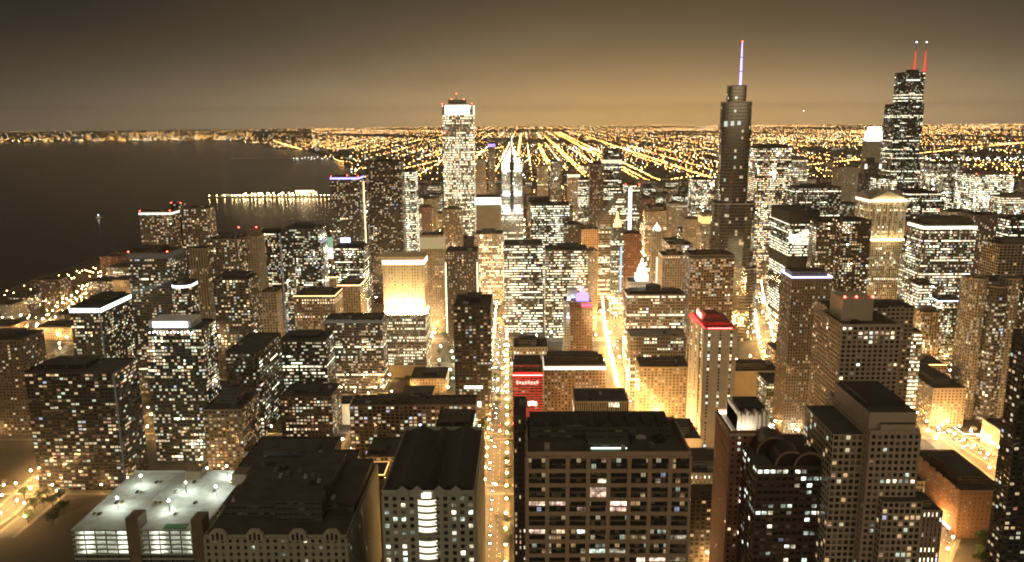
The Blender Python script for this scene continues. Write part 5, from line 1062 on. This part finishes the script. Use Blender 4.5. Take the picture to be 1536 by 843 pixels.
for k in range(11, 132):
    art = k % 4 == 0; row('e', k * 201, -9000, 19000, 24 if art else 32, 1.0 if art else .85)
for xs, y0, y1, gp_ in (((310, 330), 3900, 12000, 40), ((555, 585, 640), 3150, 15000, 34), ((-40, -52), 2600, 14000, 30), ((150, 166), 2500, 9000, 36), ((900, 915), 3600, 12000, 34), ((-160,), 3400, 9000, 40)):
    for xx in xs: row('n', xx, y0, y1, gp_, 1.0, 1)
for (x0, y0), (x1, y1), n in (((700, 3900), (6200, 9500), 330), ((1700, 4200), (9000, 5600), 330), ((1200, 3300), (5200, 3500), 240), ((2600, 7800), (11000, 8600), 300), ((-1250, 5600), (-3200, 10500), 140), ((-800, 4300), (-200, 8200), 150)):
    for i in range(n):
        t_ = i / n; x, y = x0 + (x1 - x0) * t_ + q.uniform(-9, 9), y0 + (y1 - y0) * t_ + q.uniform(-14, 14)
        if inv(x, y) and not in_poly(x, y, LAKE): far.append((x, y, 10, q.choice((0, 0, 0, 1)), 2.3))
for cx, cy, rx, ry, n, mi in ((750, 7300, 330, 420, 90, 2), (3350, 4700, 380, 260, 110, 2), (2250, 4250, 140, 160, 40, 2), (-1700, 8100, 300, 120, 40, 0), (1050, 3550, 240, 60, 50, 2), (2900, 5400, 500, 200, 80, 2)):
    for i in range(n): far.append((cx + q.uniform(-rx, rx), cy + q.uniform(-ry, ry), 12, mi, 2.0))
for i in range(520):      # far shore
    y = 11230 + q.random() ** 2.2 * 9500; x = -q.uniform(.33, .72) * y; far.append((x, y, q.uniform(6, 40), q.choice((0, 0, 0, 1, 1, 2)), 3.0))
tag(cloud('distant_city_lights', far, 2, [G((1, .48, .11), 24.0, True), G((1, .66, .26), 24.0, True), G((.95, 1, .85), 22.0, True), G((1, .18, .1), 24.0)]), 'sea of orange and white city lights on the plain to the horizon', 'city lights')
print('far lights', len(far))
# small houses and halls under those lights
hs = MB(); 
for i in range(2600):
    y = 2700 + q.random() ** 1.5 * 9000; x = q.uniform(-.35, .72) * y
    if in_poly(x - 60, y, LAKE) or blocked(x - 15, x + 30, y - 10, y + 30, 6) or not inv(x, y): continue
    w, d, h = q.uniform(10, 40), q.uniform(10, 40), q.uniform(5, 14) if q.random() < .9 else q.uniform(15, 38)
    hs.box(x, x + w, y, y + d, 0, h, i % 3, 3, bottom=False, bay=4, fl=3.5)
tag(hs.build('distant_rooftops', [facade('res', lit=.16)[0], facade('off', lit=.3)[0], facade('stone', lit=.14)[0], ROOF]), 'far-off low rooftops of the plain', 'rooftops', kind='stuff')

# ------------------------------------------------------------------ lake edge: pier, rows of lamps, boats
a, c = ground(312, 297), ground(500, 297); pier = thing('pier', 'long harbour pier strung with golden lamps, reaching into the dark lake', 'pier', (c.x, a.y, 0))
part_mesh(lambda b: b.box(a.x, c.x + 60, a.y, a.y + 85, 0, 2.6), 'deck', WALK, pier)
me = ico('pier_lamp', 1.5, G((1, .66, .25), 60.0, True))
for i in range(34):
    fx = i / 33; x = a.x + 4 + fx * (c.x - a.x); yy = a.y + 3
    if fx < .2 and i % 2: continue
    kid('pier_lamp', me, pier, (x - c.x, yy - a.y, 9))
me = ico('pier_lamp', 1.7, G((1, .78, .42), 40.0, True))
for i in range(26): kid('pier_lamp', me, pier, (q.uniform(.3, 1) * (a.x - c.x) * .75, q.uniform(20, 80), q.uniform(7, 16)))
part_mesh(lambda b: b.box(c.x - 170, c.x - 90, a.y + 50, a.y + 75, 2.6, 17), 'hall', facade('gold', lit=.6)[0], pier)
part_mesh(lambda b: b.box(c.x - 172, c.x - 95, a.y + 49, a.y + 49.9, 17, 24), 'lit_roof_edge', G((1, .72, .4), 3.2), pier)
part_mesh(lambda b: b.box(a.x + 40, a.x + 190, a.y + 40, a.y + 60, 2.6, 9), 'shed', facade('off', lit=.8)[0], pier)
bw = []
pts = gp((250, 250), (300, 246), (420, 240), (470, 238)); mbk = MB()
b1, b2 = ground(440, 238), ground(505, 237); bk = thing('breakwater', 'faint pale breakwater line in the dark lake', 'breakwater', (b1.x, b1.y, 0)); part_mesh(lambda b: b.box(b1.x - 500, b2.x, b1.y, b1.y + 25, 0, 3), 'wall', STONE, bk)
hb = [(ground(px, py).x, ground(px, py).y, 6, 2, 2.2) for px, py in [(440 + i * 4.2 + q.uniform(-2, 2), 238 + q.uniform(-2, 2)) for i in range(16)] + [(530 + i * 3, 240 + q.uniform(-2, 3)) for i in range(8)]]
lot = []
for r_ in range(8):
    for i in range(16):
        px, py = -10 + i * 13.0 + r_ * 3, 500 - r_ * 8.5 - i * 3.6 + q.uniform(-2, 2); p_ = ground(px, py)
        if not in_poly(p_.x, p_.y, LAKE) and q.random() < .75: lot.append((p_.x, p_.y, 7, 0, .7))
for i in range(24):
    p_ = ground(100 + i * 4.0, 420 - i * 1.0 + q.uniform(-4, 8)); lot.append((p_.x, p_.y, 8, 0, 1.0))
lot = [l_ for l_ in lot if not blocked(l_[0], l_[0], l_[1], l_[1], 1)]
tag(cloud('shore_lamps', lot + hb, 1, [G(SOD, 60.0, True), G(SOD, 60.0, True), G((.95, 1, .9), 12.0)]), 'rows of small lamps over the lakeside lots', 'lamps')
def boat(label, px, py, L, col):
    p_ = ground(px, py); r_ = thing('boat', label, 'boat', (p_.x, p_.y, .5)); b = MB(); w_ = L * .16; P = [(p_.x - L / 2, p_.y - w_), (p_.x + L * .3, p_.y - w_), (p_.x + L / 2, p_.y), (p_.x + L * .3, p_.y + w_), (p_.x - L / 2, p_.y + w_)]
    b.prism(P, .3, .5 + L * .09, 0, bottom=True); b.build('hull', STONE, r_)
    part_mesh(lambda b: b.box(p_.x - L * .3, p_.x + L * .15, p_.y - w_ * .6, p_.y + w_ * .6, .5 + L * .09, .5 + L * .2), 'cabin', facade('offpale', lit=.8)[0], r_)
    part_mesh(lambda b: b.tube(p_.x - L * .1, p_.y, .5 + L * .2, .5 + L * .4, .12, .08, 6), 'mast', STEEL, r_); kid('mast_light', ico('mast_light', L * .035 + .5, G(col, 12.0)), r_, (-L * .1, 0, L * .42))
boat('small boat with a blue-white mast light, alone on the dark lake', 149, 327, 22, (.7, .75, 1))
boat('distant ship with a white lamp under the far shore lights', 270, 213.5, 60, (.9, 1, .95))
p_ = at(1204, 166, 6000); pl = thing('airplane', 'small airplane with a white landing light in the glowing sky', 'airplane', p_)
b = MB(); b.box(p_.x - 17, p_.x + 17, p_.y - 2, p_.y + 2, p_.z - .5, p_.z); b.build('wing', STEEL, pl)
b = MB(); n_ = 10
for i in range(n_):
    a0, a1 = 2 * math.pi * i / n_, 2 * math.pi * (i + 1) / n_; f2 = lambda t_, y, r_: (p_.x + r_ * math.cos(t_), p_.y + y, p_.z + r_ * math.sin(t_))
    b.face([f2(a0, -14, 2), f2(a1, -14, 2), f2(a1, 16, 1.6), f2(a0, 16, 1.6)]); b.face([f2(a0, -18, .4), f2(a1, -18, .4), f2(a1, -14, 2), f2(a0, -14, 2)])
b.box(p_.x - .2, p_.x + .2, p_.y + 11, p_.y + 16, p_.z + 1, p_.z + 7); b.box(p_.x - 6, p_.x + 6, p_.y + 12.5, p_.y + 16, p_.z + .5, p_.z + .9); b.build('fuselage', STEEL, pl)
kid('landing_light', ico('landing_light', 2.6, G((1, .95, .8), 10)), pl, (0, -16, -1)); kid('landing_light', ico('landing_light', 1.6, G((1, .95, .8), 10)), pl, (8, -3, -.5))

# ------------------------------------------------------------------ cars and trees on the near streets
def car_tree(paint):
    o = thing('car', 'car driving with its lights on', 'car', (0, 0, 0)); b = MB()
    prof = [(-2.2, .35), (2.2, .35), (2.2, .8), (1.2, .95), (-2.1, 1.0), (-2.2, .8)]
    def ex(P, w_, bb):
        n = len(P); bb.face([(-w_, y, z) for y, z in P]); bb.face([(w_, y, z) for y, z in reversed(P)])
        for i in range(n): (y0, z0), (y1, z1) = P[i], P[(i + 1) % n]; bb.face([(-w_, y0, z0), (w_, y0, z0), (w_, y1, z1), (-w_, y1, z1)])
    ex(prof, .9, b); b.build('body', paint, o)
    b = MB(); ex([(-1.7, .96), (.9, .96), (.3, 1.45), (-1.3, 1.45)], .78, b); b.build('cabin', DARK, o)
    for sx in (-.82, .82):
        for sy in (-1.35, 1.35):
            b = MB(); k = 10
            A = [(sy + .34 * math.cos(2 * math.pi * i / k), .34 + .34 * math.sin(2 * math.pi * i / k)) for i in range(k)]
            b.face([(sx - .1, y, z) for y, z in A]); b.face([(sx + .1, y, z) for y, z in reversed(A)])
            for i in range(k): b.face([(sx - .1, *A[i]), (sx + .1, *A[i]), (sx + .1, *A[(i + 1) % k]), (sx - .1, *A[(i + 1) % k])])
            b.build('wheel', DARK, o)
        b = MB(); b.box(sx * .75 - .22, sx * .75 + .22, 2.2, 2.26, .58, .78); b.build('headlight', G((1, .96, .85), 60.0, True), o)
        b = MB(); b.box(sx * .8 - .2, sx * .8 + .2, -2.26, -2.2, .65, .83); b.build('tail_light', G((1, .04, .02), 22.0, True), o)
    remember(o); return o
protos = [car_tree(plain('car_paint', c_, .35, .3)) for c_ in ((.5, .48, .45), (.05, .05, .05), (.6, .45, .1))]
CN = ('pale', 'black', 'yellow'); used = set(); q = random.Random(11)
def put_car(x, y, rz, where):
    i = q.randrange(3); o = protos[i] if i not in used else copy_tree(protos[i]); used.add(i)
    o.location = (x, y, .2); o.rotation_euler = (0, 0, rz)
    o['label'] = which(f'{CN[i]} car heading {"away" if abs(rz) < 1.6 else "this way"} on {where},', x, y, 12); o['group'] = f'{CN[i]} cars on {where}'
for i in range(46):
    y = 535 + i * 15 + q.uniform(-4, 4); x = -22 - (y - 380) * .0155; s = q.choice((-1, 1)); put_car(x + s * q.choice((2.2, 5.4)), y, 0 if s > 0 else math.pi, 'the bright side street')
for i in range(60):
    y = 640 + i * 17 + q.uniform(-5, 5); x = np.interp(y, [500, 821, 1145, 1600, 2165], [112, 122, 135, 168, 200]); s = q.choice((-1, 1)); put_car(x + s * q.choice((2, 5.3, 8.6, 12)), y, 0 if s > 0 else math.pi, 'the great avenue')
J = gp((1395, 640), (1440, 660), (1490, 690), (1560, 730))
for i in range(22):
    t_ = q.uniform(0, 2.6); k = int(t_); f_ = t_ - k; A_, B_ = Vector(J[k]), Vector(J[k + 1]); d_ = (B_ - A_).normalized(); s = q.choice((-1, 1)); p_ = A_.lerp(B_, f_) + Vector((-d_.y, d_.x)) * s * q.choice((2.2, 5.6))
    put_car(p_.x, p_.y, math.atan2(-d_.x, d_.y) + (math.pi if s > 0 else 0), 'the lit junction')
J = gp((1405, 843), (1425, 790), (1440, 740))
for i in range(8):
    t_ = q.uniform(0, 1.8); k = int(t_); A_, B_ = Vector(J[k]), Vector(J[k + 1]); d_ = (B_ - A_).normalized(); s = q.choice((-1, 1)); p_ = A_.lerp(B_, t_ - k) + Vector((-d_.y, d_.x)) * s * 2.4
    put_car(p_.x, p_.y, math.atan2(-d_.x, d_.y) + (math.pi if s > 0 else 0), 'the neon-lit narrow street')
# parked cars on the garage roof
X0, X1, Y0, D = PARK
for i in range(18):
    ii = q.randrange(3); o = copy_tree(protos[ii], skip=('headlight', 'tail_light')); o.location = (X0 + 4 + (i * 7.3) % 84, Y0 + 23 + 17 * (i % 4), 36.5); o.rotation_euler = (0, 0, q.choice((0, math.pi))); o['label'] = f'{CN[ii]} car parked on the white garage roof'; o['group'] = f'{CN[ii]} cars parked on the garage roof'

LEAF = plain('leaves', (.05, .085, .025), .8, var=.5, scale=1.2); BARK = plain('bark', (.10, .075, .05), .9)
def tree_proto(seed):
    o = thing('tree', 'street tree', 'tree', (0, 0, 0)); qq = random.Random(seed); b = MB(); b.tube(0, 0, 0, 3.2, .28, .18, 7)
    tips = []
    for i in range(6):
        a_ = i * 1.05 + qq.uniform(-.3, .3); e = (math.cos(a_) * 2.1, math.sin(a_) * 2.1, qq.uniform(4.6, 7)); tips.append(e)
        for s in range(4):
            t0, t1 = s / 4, (s + 1) / 4; p0 = [e[0] * t0, e[1] * t0, 3 + (e[2] - 3) * t0]; p1 = [e[0] * t1, e[1] * t1, 3 + (e[2] - 3) * t1]; r0 = .13 * (1 - t0 * .7)
            for k in range(3):
                u0, u1 = 2.1 * k, 2.1 * (k + 1); b.face([(p0[0] + r0 * math.cos(u0), p0[1] + r0 * math.sin(u0), p0[2]), (p0[0] + r0 * math.cos(u1), p0[1] + r0 * math.sin(u1), p0[2]), (p1[0] + r0 * .8 * math.cos(u1), p1[1] + r0 * .8 * math.sin(u1), p1[2]), (p1[0] + r0 * .8 * math.cos(u0), p1[1] + r0 * .8 * math.sin(u0), p1[2])])
    b.build('trunk', BARK, o); b = MB()
    for i in range(900):
        c_ = qq.choice(tips + [(0, 0, 6.8), (0, 0, 5.4)]); v = Vector((qq.gauss(0, 1), qq.gauss(0, 1), qq.gauss(0, .8))).normalized() * qq.uniform(.5, 1.6)
        p0 = Vector(c_) + v; n1 = Vector((qq.gauss(0, 1), qq.gauss(0, 1), qq.gauss(0, 1))).normalized(); n2 = n1.orthogonal().normalized(); s = qq.uniform(.16, .34)
        b.face([p0 + n1 * s, p0 + n2 * s * .6, p0 - n1 * s, p0 - n2 * s * .6])
    b.build('crown', LEAF, o); remember(o); return o
tp = [tree_proto(s) for s in (1, 2, 3)]; tn = 0
def put_tree(x, y, where, sc=1):
    global tn
    if blocked(x, x, y, y, 1): return
    o = tp[tn] if tn < 3 else copy_tree(tp[tn % 3]); tn += 1; o.location = (x, y, 0); o.rotation_euler = (0, 0, q.uniform(0, 6)); s = sc * q.uniform(.8, 1.25); o.scale = (s, s, s)
    o['label'] = f'leafy street tree lit by the lamps {where}'; o['group'] = f'trees {where}'
for i in range(26):
    y = 540 + i * 19; x = -22 - (y - 380) * .0155
    for s in (-1, 1):
        if q.random() < .55: put_tree(x + s * q.uniform(10.3, 12), y, 'along the bright side street')
for i in range(34):
    p_ = ground(q.uniform(1432, 1530), q.uniform(795, 850)); put_tree(p_.x, p_.y, 'in the square by the brown brick block', 1.2)
for i in range(26):
    p_ = ground(q.uniform(605, 680), q.uniform(500, 590)); put_tree(p_.x, p_.y, 'around the white lit plaza', 1.2)
for i in range(14):
    p_ = ground(q.uniform(735, 770), q.uniform(500, 620)); put_tree(p_.x, p_.y, 'where the side street meets the river drive', 1.1)
for i in range(12):
    p_ = ground(q.uniform(20, 105), q.uniform(745, 790)); put_tree(p_.x, p_.y, 'by the lakeside street', 1.3)
for i in range(40):
    y = 640 + i * 17; put_tree(122 + 14.5 * q.choice((-1, 1)) + (y - 821) * .04, y, 'along the great avenue')
pl_head = ico('lamp_head', .6, G((.86, 1, .74), 420.0, True))
for i in range(22):
    p_ = ground(q.uniform(622, 684), q.uniform(515, 585))
    if blocked(p_.x, p_.x, p_.y, p_.y, 1): continue
    l = thing('plaza_lamp', 'white lamp post in the plaza behind the slim black tower', 'street lamp', (p_.x, p_.y, 0), 'white lamps of the plaza'); kid('pole', lpm, l); kid('lamp_head', pl_head, l, (0, 0, 8.9))
for i in range(12):
    p_ = ground(q.uniform(738, 768), q.uniform(520, 600))
    if blocked(p_.x, p_.x, p_.y, p_.y, 1): continue
    l = thing('plaza_lamp', 'greenish lamp post where the side street meets the river drive', 'street lamp', (p_.x, p_.y, 0), 'lamps by the river drive'); kid('pole', lpm, l); kid('lamp_head', pl_head, l, (0, 0, 8.9))
if len(used) < 3:
    for i in range(3):
        if i not in used: protos[i].location = (0, 0, -50)

# ------------------------------------------------------------------ the night haze
HAZE = 2.5e-5
m, t = mat('haze'); out = node(t, 'ShaderNodeOutputMaterial'); v = node(t, 'ShaderNodeVolumePrincipled'); t.links.new(v.outputs[0], out.inputs['Volume'])
v.inputs['Color'].default_value = (.97, .93, .86, 1); v.inputs['Density'].default_value = HAZE; v.inputs['Anisotropy'].default_value = .6
b = MB(); b.box(-24500, 24500, -24500, 24500, -4, 560); tag(b.build('haze', m), kind='stuff')
